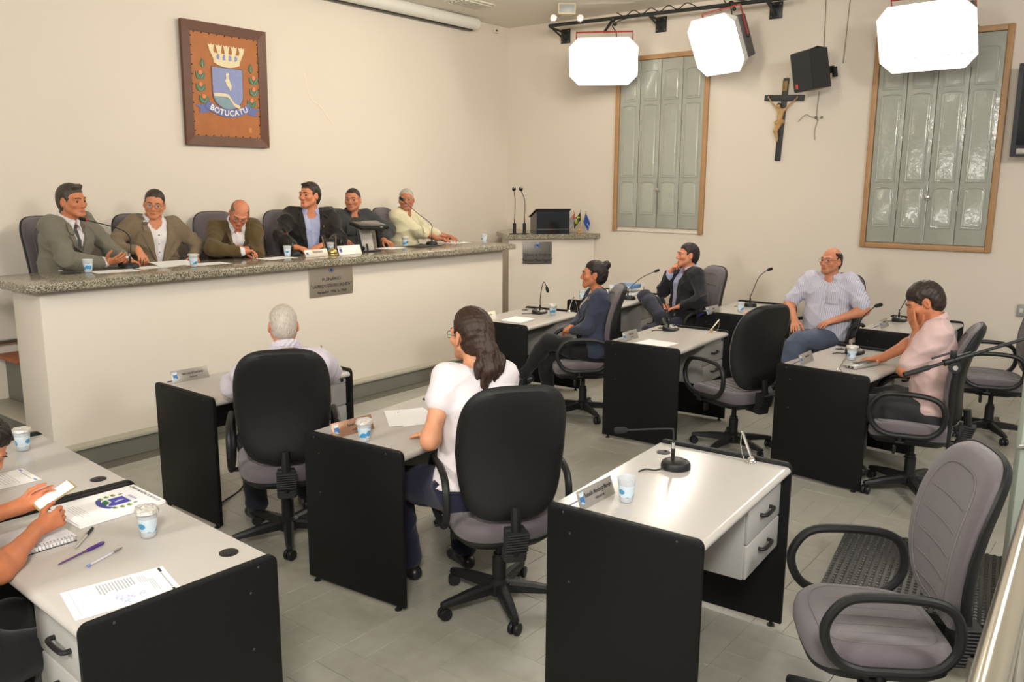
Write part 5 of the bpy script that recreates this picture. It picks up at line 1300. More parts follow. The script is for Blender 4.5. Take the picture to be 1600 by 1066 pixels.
    shirt(p, cloth('pale top jersey', srgb(206, 196, 180)), .2, .006, arms=False, name='top', neck=(-.03, .4), hemz=-.02, extra_cuts=[lambda X, Y, Z, loc: np.abs(loc(p.T2, p.waist)[0])-.085])
    jacket(p, m, .016, seed=9.3, zb=.02, w=.084, w1=.075, end=1.86, name='denim_jacket', hemz=-.04, lapel=.045, amp=.0035)
    for nm in ('L', 'R'): p.shoe(nm, SHOEB)
    # ---- 10 navy blazer, hand at mouth
    loc, rz = (7.57, 3.79, 0), R(52); W = lambda *a: W2L(loc, rz, a)
    p = Person('dark-haired man in navy blazer, ankle on knee, holding his hand to his mouth', loc, rz, lean=-4, scale=1.0,
        head=(2, 0, -8), armR=lambda s: (s.hc+s.head_R @ V3(.06, .150, -.185)*s.sc, (.5, .3, -1), s.head_R @ V3(-.40, -.38, .95), s.head_R @ V3(-.35, -.9, -.3), ((.45, .8, 1.0, 1.1), .6, .1)),
        armL=(W(7.40, 3.74, .74), (-1, -.3, -.2), (.55, .8, -.25), (0, -.1, -1), (.3, .1, .8)),
        legR=((-.15, .30, .63), (1, 1.2, 1.1), (-1, -.1, -.25)), legL=((-.14, .42, .09), (-.15, 1, 1), (-.1, 1, -.05)))
    p.body((208, 140, 106)); m = cloth('navy blazer wool', srgb(32, 32, 37))
    p.face((34, 24, 20), (.1, 0)); p.hair(hair_mat('short dark hair', srgb(34, 26, 24)), .010, ((0.082, 0.080), (.004, -.045)), seed=11.)
    trousers(p, cloth('washed navy jeans', srgb(42, 44, 58), None, .85, .3), .016, seed=10.); shirt(p, S_BLUE, .2, arms=False); buttons(p, B_LIGHT, (.22, .15, .08, .01)); placket(p, S_BLUE, -.04, .27)
    p.collar(S_BLUE, open_=1.4); jacket(p, m, seed=10.3, zb=-.07, w=.082, w1=.055); cuff(p, 'R', S_BLUE, 1.74, 1.95, .012)
    for nm in ('L', 'R'): p.shoe(nm, SHOEB)
    # ---- 11 striped short-sleeved shirt
    loc, rz = (7.67, 2.43, 0), R(88); W = lambda *a: W2L(loc, rz, a)
    p = Person('balding man with spectacles in a striped short-sleeved shirt and faded jeans', loc, rz, lean=-5, scale=1.02, fat=1.06,
        head=(5, 0, -16), armR=(W(7.44, 2.63, .71), (1, -.3, -.2), (-.35, .9, -.5), (-.2, -.5, -1), REST),
        armL=(W(7.50, 2.29, .745), (-1, -.25, -.2), (.75, .7, -.3), (.1, -.2, -1), (.3, .1, .7)),
        legL=((.25, .52, .21), (-.08, 1, 1.3), (.3, 1, -.5)), legR=((.05, .40, .09), (.2, 1, 1), (.1, 1, -.05)))
    p.body((204, 136, 102), beard=.30); m = cloth('striped shirt cotton', srgb(204, 202, 214), (srgb(168, 168, 190), .016))
    p.face((44, 32, 26), (.0, 0)); p.glasses(rim=.0011)
    p.hair(hair_mat('short dark hair', ()), .007, ((.066, .085), (-.012, -.045)), bald=(.068, .01, .55), seed=12.)
    trousers(p, cloth('faded blue jeans', srgb(84, 92, 112), None, .85, .3), .02, seed=11.); shirt(p, m, .86, .016, belly=.9, seed=11.3, rs=1.2, amp=.0036); buttons(p, B_LIGHT, (.24, .17, .10, .03)); placket(p, m, -.05, .28)
    q = front_pt(p, -.085, .15, .002); MB().box((0, 0, 0), (.10, .11, .005), .002, M=frame_M(q, p.T2[:, 0], p.T2[:, 1])).build('shirt_pocket', m, p.o)
    p.collar(m, open_=1.8, leaf=.065)
    for nm in ('L', 'R'): p.shoe(nm, SHOEB)
    # ---- 12 pink shirt, face in hand
    loc, rz = (5.625, 1.09, 0), R(14); W = lambda *a: W2L(loc, rz, a)
    p = Person('man in pink short-sleeved shirt resting his face in his hand at a desk', loc, rz, lean=-2, bend=9, scale=1.0, fat=1.05,
        head=(-28, 0, 4), armL=lambda s: (s.hc+s.head_R @ V3(-.062, .105, -.150)*s.sc, (-.35, .4, -1), s.head_R @ V3(.16, .0, 1), s.head_R @ V3(.65, -1, .1), ((.15, .2, .25, .3), -.3, .9)),
        armR=(W(5.86, 1.47, .775), (1, -.1, -.3), (-.4, 1, -.1), (0, 0, -1), (.3, .2, .6)),
        legL=((-.02, .42, .13), (-.2, 1, 1), (-.2, 1, -.1)), legR=((.10, .46, .12), (.2, 1, 1), (.1, 1, -.1)))
    p.body((196, 126, 88), beard=.2); m = cloth('dusty pink cotton', srgb(208, 178, 174))
    p.face((44, 32, 24), (0, -.4), 1.5); p.hair(hair_mat('dark brown hair', ()), .017, ((.090, .055), (.006, -.035)), nape=-.090, seed=13., amp=.002, ear=.028)
    trousers(p, cloth('charcoal trousers', ()), .024, seed=12., end=1.80); shirt(p, m, .84, .014, belly=.7, seed=12.3, rs=1.22, amp=.0036); p.collar(m, open_=1.4)
    for nm in ('L', 'R'):
        p.shoe(nm, SHOEB); p.garment('sock', p.leg(nm, .006, 1.76, 2.0, .01), cloth('white sock', srgb(214, 210, 206)), amp=0, h=.007)
    # ---- 13 arms with the telephone, at the left edge
    loc, rz = (.585, 2.70, 0), R(-84); W = lambda *a: W2L(loc, rz, a)
    p = Person('bare-armed person in black holding a lit telephone over the nearest desk', loc, rz, lean=16, bend=8, scale=.96, female=True, fat=1.12,
        head=(-14, 0, 6), armR=(W(1.065, 2.80, .800), (.3, -.25, -1), (.05, 1, .20), (-.9, .1, -.3), ((.75, .9, 1.0, 1.05), .5, .1)),
        armL=(W(1.085, 3.00, .815), (-.6, -.2, -.8), (.1, 1, .10), (.9, .0, .42), ((.5, .6, .7, .8), .7, .1)), legR=legs_std(None)[0], legL=legs_std(None)[1])
    p.body((190, 116, 78), hf=.0042); p.face((40, 28, 20)); q = lambda x, y, z: p.hc+p.head_R @ (V3(x, y, z)*p.sc)
    p.hair(hair_mat('black brown hair', ()), .016, ((0.076, 0.078), (.004, -.03)), nape=-.10, seed=14.)
    trousers(p, cloth('black jeans', ()), .012, .008, seed=13.); shirt(p, cloth('black vest jersey', srgb(20, 19, 21)), .12, .010, name='vest', neck=(-.05, .5), hemz=-.06)
    for nm in ('L', 'R'): p.shoe(nm, SHOEB)
    PHONE.append((p, loc, rz))
    # ---- 14 only the hair at the left edge
    loc, rz = (.655, 3.60, 0), R(-92); W = lambda *a: W2L(loc, rz, a)
    p = Person('curly-haired person in navy leaning over the desk at the left edge', loc, rz, lean=42, bend=22, scale=.94, female=True,
        head=(-42, 0, -16), armR=(W(1.02, 3.46, .79), (1, 0, -.5), (-.2, 1, 0), (0, 0, -1), REST), armL=(W(1.02, 3.85, .79), (-1, 0, -.5), (.2, 1, 0), (0, 0, -1), REST), legR=legs_std(None)[0], legL=legs_std(None)[1])
    p.body((196, 130, 98)); p.face((40, 28, 20)); q = lambda x, y, z: p.hc+p.head_R @ (V3(x, y, z)*p.sc)
    p.hair(hair_mat('black brown hair', ()), .024, ((0.080, 0.070), (.004, -.03)), nape=-.10, seed=15., amp=.004)
    trousers(p, cloth('black jeans', ()), .012, .008, seed=14.); shirt(p, cloth('navy jersey', srgb(30, 32, 66)), 1.6, .010, name='top', hemz=-.06)
    for nm in ('L', 'R'): p.shoe(nm, SHOEB)
PENS = []; PHONE = []
people()
# ================================================================ THINGS ON THE DESKS
TZ = .7405
def deskdir(k): return DM[k].to_3x3() @ Vector((1, 0, 0))
def cup_mat():
    m = mat('printed cup plastic', srgb(214, 220, 226), .25, spec=.5)
    nt = m.node_tree; b = nt.nodes['Principled BSDF']; tc = nd(nt, 'ShaderNodeTexCoord'); sx = nd(nt, 'ShaderNodeSeparateXYZ'); nt.links.new(tc.outputs['Object'], sx.inputs[0])
    v = nd(nt, 'ShaderNodeTexVoronoi', Scale=34.); nt.links.new(tc.outputs['Object'], v.inputs['Vector'])
    g = nd(nt, 'ShaderNodeMath', operation='GREATER_THAN'); nt.links.new(v.outputs['Distance'], g.inputs[0]); g.inputs[1].default_value = .50
    a = nd(nt, 'ShaderNodeMath', operation='GREATER_THAN'); nt.links.new(sx.outputs[2], a.inputs[0]); a.inputs[1].default_value = .022
    c = nd(nt, 'ShaderNodeMath', operation='LESS_THAN'); nt.links.new(sx.outputs[2], c.inputs[0]); c.inputs[1].default_value = .068
    m1 = nd(nt, 'ShaderNodeMath', operation='MULTIPLY'); nt.links.new(a.outputs[0], m1.inputs[0]); nt.links.new(c.outputs[0], m1.inputs[1])
    mx = nd(nt, 'ShaderNodeMix', data_type='RGBA'); mx.inputs[6].default_value = srgb(74, 150, 196)+(1,); mx.inputs[7].default_value = srgb(206, 222, 232)+(1,); nt.links.new(g.outputs[0], mx.inputs[0])
    m2 = nd(nt, 'ShaderNodeMix', data_type='RGBA'); m2.inputs[6].default_value = srgb(216, 220, 224)+(1,); nt.links.new(m1.outputs[0], m2.inputs[0]); nt.links.new(mx.outputs[2], m2.inputs[7]); nt.links.new(m2.outputs[2], b.inputs['Base Color'])
    al = nd(nt, 'ShaderNodeMapRange'); al.inputs[3].default_value = .62; al.inputs[4].default_value = .93; nt.links.new(m1.outputs[0], al.inputs[0]); nt.links.new(al.outputs[0], b.inputs['Alpha'])
    return m
M_CUP = cup_mat(); M_FOIL = mat('crumpled foil', srgb(214, 210, 202), .35, .35, bump=.5, bscale=120); M_WATER = mat('water', (.75, .82, .86), .05, alpha=.35, spec=.6)
def make_cup():
    t = thing('water_cup', 'cup', 'cup')
    pr = [(.001, .002), (.0235, .002), (.0245, .004)]+[(.0245+.0105*k/7, .004+.088*k/7) for k in range(1, 8)]+[(.0368, .0925), (.0372, .0945), (.0355, .0955), (.0338, .092)]+[(.0337-.0098*k/5, .090-.084*k/5) for k in range(6)]+[(.001, .006)]
    MB().lathe(pr, 24, cap=False).build('wall', M_CUP, t)
    MB().lathe([(.001, .0065), (.0236, .0065), (.0300, .058), (.001, .058)], 20, cap=False).build('water', M_WATER, t)
    return t
CUP0 = make_cup(); CUPN = [0]
def cup(x, y, z, label, lid=0, seed=0):
    o = CUP0 if CUPN[0] == 0 else copy_tree(CUP0, skip=('foil_lid',)); CUPN[0] += 1
    o.location = (x, y, z); o.rotation_euler = (0, 0, seed*1.7); o['label'] = label; o['group'] = 'printed water cups'
    if lid:
        random.seed(seed+11); b = MB(); n = 20; rr = []
        for k, s in enumerate((1.10, 1.04, .8, .5, .2, .01)):
            rr.append([(.037*s*math.cos(2*math.pi*j/n)*(1+.05*random.uniform(-1, 1)), .037*s*math.sin(2*math.pi*j/n)*(1+.05*random.uniform(-1, 1)), .0955+(-.008 if k == 0 else .001)+(.0045*lid*random.random() if k else 0)+(.0045*lid*(1-s) if lid > 1 else 0)) for j in range(n)])
        b.rings(rr, cap0=False); f = b.build('foil_lid', M_FOIL, o, sharp=20)
    return o
cup(3.31, 4.255, TZ, 'water cup with a white lid beside the white-haired man', 2, 1)
cup(2.497, 2.835, TZ, 'water cup with crumpled foil lid behind the plate of the woman in white', 2, 2)
cup(2.612, 1.512, TZ, 'open water cup on the front unoccupied desk', 0, 3)
cup(5.83, 1.655, TZ, 'water cup on the desk of the man in pink', 1, 4)
cup(6.115, 4.36, TZ, 'water cup with a white lid on the desk of the woman in denim', 2, 5)
cup(7.42, 3.14, TZ, 'small water cup on the back desk between the two seated men', 0, 6)
cup(1.323, 2.594, TZ, 'water cup with torn foil lid beside the booklet on the nearest desk', 2, 7)
cup(1.452, 3.893, TZ, 'water cup with white rim on the desk at the left edge', 1, 8)
CZ = 1.2685
cup(2.81, 6.07, CZ, 'water cup on the counter before the man in grey suit', 0, 9)
cup(3.53, 5.90, CZ, 'water cup with foil lid on the counter before the man in the taupe blazer', 1, 10)
cup(4.55, 6.10, CZ, 'water cup left of the PRESIDENTE plate on the counter', 0, 11)
cup(5.07, 6.15, CZ, 'water cup behind the white plate on the counter', 0, 12)
cup(6.12, 6.24, CZ, 'water cup on the counter before the man in the cream shirt', 1, 13)
cup(7.07, 5.98, CZ, 'lone water cup at the far right end of the granite counter', 0, 14)
cup(7.16, 4.74, TZ, 'clear cup on the back desk corner behind the woman in denim', 0, 15)
# name plates
M_PLATE = mat('brushed plate', srgb(172, 166, 158), .38, .55); M_PURP = mat('violet acrylic', srgb(62, 48, 140), .3)
M_PWHITE = mat('cream plate', srgb(222, 216, 200), .5); M_PCOP = mat('warm plate', srgb(176, 136, 108), .38, .5)
def plate(x, y, z, rz, name, sub, label, m=None, w=.235, h=.072, ts=.019, crest=BLUE1, sx=.8):
    t = thing('name_plate', label, 'name plate', (x, y, z), rz, 'desk name plates')
    tilt = R(20); F = frame_M((0, -.020, .001), (1, 0, 0), (0, -math.cos(tilt), math.sin(tilt)))
    P = F @ Matrix.Translation((0, h/2, 0))
    MB().box((0, 0, -.0015), (w, h, .003), .001, M=P).build('front_plate', m or M_PLATE, t)
    B = frame_M((0, .045, .001), (1, 0, 0), (0, -math.cos(R(-38)), math.sin(R(-38))))
    MB().box((0, h*.42, .0), (w*.98, h*.84, .003), .001, M=frame_M((0, .048, .0015), (1, 0, 0), (0, .62, .78))@Matrix.Translation((0, -h*.0, 0))).build('rear_plate', M_PURP, t)
    emblem(t, P @ Matrix.Translation((-w*.40, -.004, .0002)), h*.36, .0006, crest, words=None, leaves=False, detail=False)
    if name: text_obj(name, ts, M_DARKT, t, P @ Matrix.Translation((w*.07, .009, .0003)), .0003, sx, .0004)
    if sub: text_obj(sub, ts*.52, M_DARKT, t, P @ Matrix.Translation((w*.07, -.016, .0003)), .0003, 1., .0002)
    return t
plate(2.655, 4.56, TZ, R(-2), 'Valdo Lucas da Costa Santos', 'VEREADOR', 'steel name plate on the desk of the white-haired man', sx=.62)
plate(2.545, 2.975, TZ, R(-4), 'Reneé Antunes', 'VEREADOR', 'copper-toned name plate on the desk of the woman in white', M_PCOP)
plate(2.537, 1.605, TZ, R(0), 'Reinaldo Mendonça Moreira', 'VEREADOR', 'steel name plate on the front unoccupied desk', sx=.66, ts=.024)
plate(5.515, 3.21, TZ, R(3), 'Carlos Trigo', 'VEREADOR', 'steel name plate in front of the blank sheet on the middle desk')
plate(5.54, 1.87, TZ, R(0), 'VEREADOR', '', 'steel name plate on the desk of the man in pink', sx=.9, ts=.016)
plate(5.53, 4.64, TZ, R(5), 'Abel Van Gui', 'Vereador', 'cream name plate on the desk of the woman in denim', M_PWHITE, crest=DBLU)
plate(7.17, 3.31, TZ, R(-3), 'Fontão', 'VEREADOR', 'steel name plate on the back desk between the two seated men')
plate(7.40, 1.87, TZ, R(0), 'VEREADOR', '', 'steel name plate on the back desk behind the man in pink', sx=.9, ts=.016)
plate(4.70, 5.90, CZ, R(1), 'PRESIDENTE', '', 'name plate reading PRESIDENTE on the granite counter', mat('pale plate', srgb(196, 186, 172), .4, .4), w=.25, h=.07, ts=.026)
plate(5.08, 5.90, CZ, R(1), '', '', 'white name plate on the counter right of the gold bell', mat('white plate', srgb(232, 228, 220), .4), w=.27, h=.085, crest=DBLU)
# desk microphones
M_SILV = mat('silver plastic', srgb(186, 184, 180), .3, .4); M_REDL = mat('red ring', srgb(190, 30, 30), .4)
def desk_mic(x, y, z, rz, neck, label, kind='wedge', red=False, tipd=None):
    t = thing('gooseneck_microphone', label, 'microphone', (x, y, z), rz, 'gooseneck microphones'); Mi = (Matrix.Translation((x, y, z)) @ Matrix.Rotation(rz, 4, 'Z')).inverted()
    if kind == 'puck':
        MB().lathe([(.052, 0), (.062, .002), (.062, .018), (.056, .030), (.040, .038), (.012, .040), (.001, .040)], 28).build('base', M_BLACKP, t)
        MB().sphere((.02, -.03, .036), .010, 10, 6, sc=(1, 1, .4)).build('button', M_RUBBER, t); top = .040
    elif kind == 'wedge':
        MB().rings([superout(.078, .056, 28, .6) and [(a, b, 0) for a, b in superout(.078, .056, 28, .6)], [(a, b, .022+.010*(b/.056)) for a, b in superout(.078, .056, 28, .6)], [(a*.94, b*.92, .028+.012*(b/.056)) for a, b in superout(.078, .056, 28, .6)]]).build('base', M_BLACKP, t)
        MB().rings([[(a+.022, b-.006, .0275+.011*((b-.006)/.056)) for a, b in superout(.044, .036, 20, .8)], [(a+.022, b-.006, .0325+.011*((b-.006)/.056)) for a, b in superout(.040, .032, 20, .8)]]).build('top_cover', M_SILV, t)
        MB().lathe([(.012, 0), (.012, .004), (.001, .005)], 12, M=Matrix.Translation((.03, -.01, .031))).build('button', M_RUBBER, t); top = .034
    n = [Mi @ Vector(p) for p in neck]; b0 = Vector((n[0].x, n[0].y, top-.004))
    MB().tube([b0, b0+Vector((0, 0, .05))], .008, 10).build('neck_socket', M_BLACKP, t); MB().tube([b0+Vector((0, 0, .05)), b0+Vector((0, 0, .075))], .0065, 10).build('connector', M_CHROME, t)
    pts = catmull([b0+Vector((0, 0, .06))]+n[1:], 7); MB().tube(pts, .0038, 8).build('gooseneck', M_RUBBER, t)
    d = (pts[-1]-pts[-2]).normalized() if tipd is None else Mi.to_3x3() @ Vector(tipd)
    b = MB(); mic_head(b, pts[-1]-d*.002, d, .0135, .055); h = b.build('windscreen', mat('mic foam', (.012, .012, .012), .9, bump=.5, bscale=500), t)
    if red: MB().lathe([(.0115, -.006), (.0125, .0), (.0135, .006)], 12, M=Matrix.Translation(pts[-1]) @ d.to_track_quat('Z', 'Y').to_matrix().to_4x4(), cap=False).build('light_ring', M_REDL, t)
    MB().tube(catmull([(-.05, .03, .008), (-.09, .05, .006), (-.10, .09, .004), (-.14, .10, .004)], 5), .0032, 6).build('cable', M_RUBBER, t)
desk_mic(3.07, 1.545, TZ, R(3), [(3.06, 1.555, .78), (3.057, 1.556, .90), (3.042, 1.572, .913), (2.92, 1.70, .911)], 'round-based microphone with its neck bent flat on the front unoccupied desk', 'puck')
desk_mic(6.105, 3.17, TZ, R(3), [(6.085, 3.18, .78), (6.08, 3.19, .90), (6.075, 3.22, .96)], 'microphone with silver-topped base on the middle desk with the blank sheet')
desk_mic(6.09, 1.71, TZ, R(-5), [(6.075, 1.72, .78), (6.085, 1.71, .90), (6.11, 1.68, 1.0), (6.165, 1.62, 1.078)], 'microphone rising behind the cup on the desk of the man in pink', tipd=(.55, -.72, .25))
desk_mic(6.13, 4.52, TZ, R(6), [(6.12, 4.51, .78), (6.125, 4.505, .93), (6.14, 4.486, 1.03), (6.158, 4.466, .985)], 'microphone with drooping head on the desk of the woman in denim', tipd=(.15, -.2, -.9))
desk_mic(7.50, 4.38, TZ, R(3), [(7.48, 4.39, .78), (7.50, 4.36, .88), (7.57, 4.28, .97), (7.65, 4.18, 1.03)], 'microphone on the back desk leaning towards the man in navy blazer', 'puck', tipd=(.6, -.7, .35))
desk_mic(7.835, 3.22, TZ, R(0), [(7.83, 3.22, .78), (7.84, 3.20, .90), (7.87, 3.16, 1.03), (7.92, 3.10, 1.098)], 'microphone on the back desk between the two seated men', 'puck', tipd=(.6, -.72, .3))
desk_mic(7.83, 1.845, TZ, R(0), [(7.82, 1.85, .78), (7.83, 1.83, .88), (7.87, 1.79, .98), (7.93, 1.72, 1.06)], 'microphone on the back desk behind the man in pink', 'wedge', tipd=(.6, -.72, .3))
desk_mic(3.165, 6.16, CZ, R(8), [(3.17, 6.17, 1.31), (3.19, 6.18, 1.42), (3.185, 6.19, 1.51), (3.11, 6.20, 1.566), (2.885, 6.20, 1.634)], 'long-necked microphone at the lips of the man in grey suit', 'puck', True)
desk_mic(4.66, 6.16, CZ, R(8), [(4.66, 6.17, 1.31), (4.65, 6.17, 1.38), (4.60, 6.16, 1.45), (4.575, 6.15, 1.478)], 'red-lit microphone behind the PRESIDENTE plate', 'puck', True)
desk_mic(5.22, 6.17, CZ, R(8), [(5.22, 6.18, 1.31), (5.20, 6.19, 1.42), (5.14, 6.20, 1.54), (5.085, 6.20, 1.588)], 'dark microphone in front of the man in the black blazer', 'puck')
desk_mic(6.44, 6.17, CZ, R(8), [(6.44, 6.17, 1.31), (6.43, 6.16, 1.42), (6.41, 6.15, 1.49), (6.24, 6.16, 1.595), (6.06, 6.20, 1.735)], 'long-necked microphone at the lips of the man in cream shirt', 'puck')
# chained pens
def bead_chain(b, pts, n, r=.0018):
    P = catmull(pts, max(4, n//(len(pts)-1)))
    b.tube(P, r, 5)
def desk_pen(x, y, z, tip, chain, label, gold=False):
    t = thing('chained_pen', label, 'pen', (x, y, z), 0, 'chained desk pens'); m = mat('champagne metal', srgb(206, 192, 166), .25, .8) if gold else M_CHROME
    MB().lathe([(.022, 0), (.024, .003), (.020, .007), (.015, .008), (.017, .014), (.013, .022), (.008, .026), (.001, .027)], 20).build('stand', m, t)
    d = Vector(tip)-Vector((x, y, z+.024)); p0 = Vector((0, 0, .022))
    MB().tube([p0, p0+d*.25, p0+d*.9, p0+d], [.0042, .0062, .0058, .0045], 10).build('pen_barrel', m, t)
    b = MB(); bead_chain(b, [Vector(c)-Vector((x, y, z)) for c in chain], 30); b.build('bead_chain', m, t)
desk_pen(3.335, 1.325, TZ, (3.305, 1.36, .882), [(3.305, 1.36, .882), (3.295, 1.36, .83), (3.298, 1.345, .77), (3.318, 1.33, .748)], 'chrome chained pen at the far edge of the front unoccupied desk')
desk_pen(6.235, 2.875, TZ, (6.275, 2.828, .845), [(6.275, 2.828, .845), (6.275, 2.83, .79), (6.262, 2.84, .75), (6.25, 2.86, .745)], 'chained pen tilted right on the middle desk with the blank sheet', True)
desk_pen(3.365, 4.195, TZ, (3.362, 4.203, .893), [(3.362, 4.203, .893), (3.375, 4.205, .82), (3.385, 4.20, .75), (3.375, 4.195, .744)], 'upright chained pen on the desk of the white-haired man', True)
desk_pen(5.385, 1.60, TZ, (5.42, 1.56, .858), [(5.42, 1.56, .858), (5.37, 1.565, .76), (5.335, 1.575, .72), (5.330, 1.582, .595), (5.328, 1.60, .70), (5.345, 1.60, .764), (5.375, 1.60, .750)], 'chained pen whose chain hangs over the black panel beside the man in pink')
desk_pen(6.335, 4.335, TZ, (6.36, 4.305, .895), [(6.36, 4.305, .895), (6.39, 4.29, .82), (6.40, 4.29, .75), (6.36, 4.325, .744)], 'chained pen at the far edge of the desk of the woman in denim')
desk_pen(7.46, 4.215, TZ, (7.47, 4.20, .90), [(7.47, 4.20, .90), (7.49, 4.20, .82), (7.49, 4.2, .75), (7.47, 4.21, .744)], 'chained pen on the back desk before the crossed leg', True)
desk_pen(4.87, 5.98, CZ, (4.815, 5.95, 1.437), [(4.815, 5.95, 1.437), (4.85, 5.96, 1.35), (4.90, 5.97, 1.275), (4.88, 5.98, 1.273)], 'champagne chained pen beside the PRESIDENTE plate', True)
desk_pen(5.03, 6.03, CZ, (4.985, 5.97, 1.437), [(4.985, 5.97, 1.437), (5.0, 5.98, 1.35), (5.05, 6.0, 1.275), (5.035, 6.03, 1.273)], 'champagne chained pen behind the white plate', True)
t = thing('desk_bell', 'gold dome desk bell between the two plates on the counter', 'bell', (4.91, 5.93, CZ)); M_GOLD = mat('gold bell', srgb(196, 172, 110), .3, .85)
MB().lathe([(.046, 0), (.050, .004), (.048, .014), (.040, .016)], 24).build('foot', M_GOLD, t)
MB().lathe([(.043, .022), (.044, .030), (.040, .044), (.030, .056), (.012, .063), (.001, .064)], 24).build('dome', M_GOLD, t)
MB().tube([(0, 0, .014), (0, 0, .070)], .004, 8).sphere((0, 0, .073), .006, 8, 6).build('button', M_GOLD, t)
# sheets of paper
def sheet(x, y, z, rz, w, h, label, lines=None, cat='paper', curl=0., m=None):
    o = MB(); nx = 8
    o.rings([[(-w/2, -h/2, -.0), (w/2, -h/2, -.0), (w/2, h/2, 0), (-w/2, h/2, 0)], [(-w/2, -h/2, .0007), (w/2, -h/2, .0007), (w/2, h/2, .0007), (-w/2, h/2, .0007)]])
    o = o.build('paper_sheet', m or M_PAPER, None, (x, y, z+.0002), (0, curl, rz)); tag(o, label, cat)
    if lines:
        b = MB(); random.seed(int(x*1000))
        for (x0, x1, y0, dy, n, lw) in lines:
            for k in range(n):
                e = x0+(x1-x0)*(random.uniform(.7, 1) if n > 2 else 1); b.box(((x0+e)/2*w, (y0-dy*k)*h, .0009), (abs(e-x0)*w, lw*h, .0003))
        tag(b.build('printed_lines', M_INK, o), kind='stuff')
    return o
A4 = (.21, .297)
o = sheet(1.072, 2.283, TZ, R(-103), .196, .285, 'signed form with blue signatures at the edge of the nearest desk', [(-.30, .30, .44, 0, 1, .012), (-.20, .30, .33, .02, 3, .006), (-.35, -.05, .27, .02, 4, .006), (-.42, -.02, .15, .030, 12, .012), (-.45, .45, -.43, .02, 1, .004)])
b = MB()
for k, (sx_, sy_) in enumerate(((.22, .05), (.30, -.02), (.24, .16), (.15, -.05))):
    pts = [Vector((sx_*.196+.012*math.sin(j*2.3+k)+.004*j-.012, sy_*.285+.010*math.cos(j*1.7+k*2), .0010)) for j in range(9)]
    b.tube(catmull(pts, 4), .0006, 4)
tag(b.build('signature', M_INKB, o), kind='stuff')
for (x, y) in ((-.078, .128), (.078, .126)): MB().box((x, y, .0009), (.03, .008, .0003)).build('letterhead_mark', M_DARKT, o)
o = sheet(1.20, 3.545, TZ, R(-92), .20, .285, 'single printed sheet on the desk at the left edge', [(-.3, .3, .42, 0, 1, .010), (-.4, .4, .25, .04, 9, .005)])
for (x, y) in ((-.078, .128), (.078, .126)): MB().box((x, y, .0009), (.03, .008, .0003)).build('letterhead_mark', M_INKB, o)
sheet(2.93, 2.95, TZ, R(-25), .21, .297, 'white sheet on the desk before the woman in white')
sheet(2.90, 2.965, TZ+.0012, R(-38), .21, .297, 'upper white sheet lying skewed before the woman in white')
t = thing('paper_clip', 'wire paper clip on the sheets before the woman in white', 'paper clip', (2.93, 3.06, TZ+.0025), R(20))
MB().tube(catmull([(-.02, 0, 0), (.015, 0, 0), (.02, .005, 0), (.012, .009, 0), (-.018, .009, 0), (-.02, .004, 0), (-.01, .003, 0), (.008, .003, 0)], 4), .0008, 5).build('wire', M_CHROME, t)
sheet(5.48, 2.98, TZ, R(-2), .29, .26, 'blank white sheet under the name plate on the middle desk')
sheet(2.95, 4.45, TZ, R(10), .21, .12, 'small white slip on the desk of the white-haired man')
for x, y, rz, w, h, lb in ((2.98, 6.02, -8, .30, .20, 'white sheet under the hand of the man in grey suit'), (3.32, 6.10, 5, .30, .18, 'white sheet between the first two men on the counter'), (3.72, 6.03, -4, .33, .2, 'white sheet right of the foil-lidded cup on the counter'), (4.40, 6.05, 3, .30, .2, 'white sheet under the writing hand on the counter'), (5.85, 6.16, 12, .26, .2, 'white sheets beside the small monitor'), (6.86, 6.20, 6, .30, .2, 'pale sheets under the hands of the man in cream shirt')):
    sheet(x, y, CZ, R(rz), w, h, lb)
o = sheet(3.52, 6.17, CZ+.006, R(-6), .30, .22, 'open folder of papers before the man in the taupe blazer'); o.rotation_euler = (R(5), 0, R(-6)); o.location.z = CZ+.011
tag(MB().box((0, 0, .004), (.12, .065, .008), .003).build('mobile_phone', M_BLACKE, None, (2.70, 6.10, CZ)), 'black mobile phone lying near the left end of the counter', 'phone')
tag(MB().box((0, 0, .003), (.34, .22, .006), .002).build('folder', M_BLACKP, None, (6.25, 6.10, CZ), (0, 0, R(4))), 'black folder on the counter before the man in the cream shirt', 'folder')
# spectacles on the counter by the last man
t = thing('reading_glasses', 'folded reading glasses on the sheets before the man in cream shirt', 'glasses', (6.74, 6.05, CZ+.001), R(10))
for s in (-1, 1): MB().tube([(s*.032+.024*math.cos(a), 0, .018+.016*math.sin(a)) for a in (2*math.pi*k/18 for k in range(18))], .0014, 5, closed=True).build('rim', M_GLASSF, t); MB().tube([(s*.056, 0, .020), (s*.058, .06, .010), (s*.05, .12, .002)], .0014, 5).build('temple', M_GLASSF, t)
# booklet with arms, notebook, pens on the nearest desk
t = thing('booklet', 'white council booklet with the town arms printed on its cover', 'booklet', (1.365, 2.955, TZ), R(-92))
for k, (dx, dy, rr) in enumerate(((.004, -.004, 1.5), (-.003, .003, -.8), (0, 0, 0))):
    MB().box((dx, dy, .0025+.004*k), (.25, .31, .0038), .0006, rot=(0, 0, R(rr))).build('page_block' if k < 2 else 'cover', M_PAPER, t)
emblem(t, Matrix.Translation((.0, .025, .0122)), .075, .0006, PRNT, words=None, leaves=True, detail=True)
emb_r = MB().prism([(.075*(.55*0+1.36*math.cos(R(a))), .025+.075*(.55+1.36*math.sin(R(a)))) for a in range(232, 310, 6)]+[(.075*1.12*math.cos(R(a)), .025+.075*(.55+1.12*math.sin(R(a)))) for a in range(308, 230, -6)], .0123, .0130).build('printed_ribbon', PRNT['ribbon'], t)
text_obj('CÂMARA MUNICIPAL DE BOTUCATU', .017, M_DARKT, t, Matrix.Translation((0, .138, .0123)), .0003, .80, .0004)
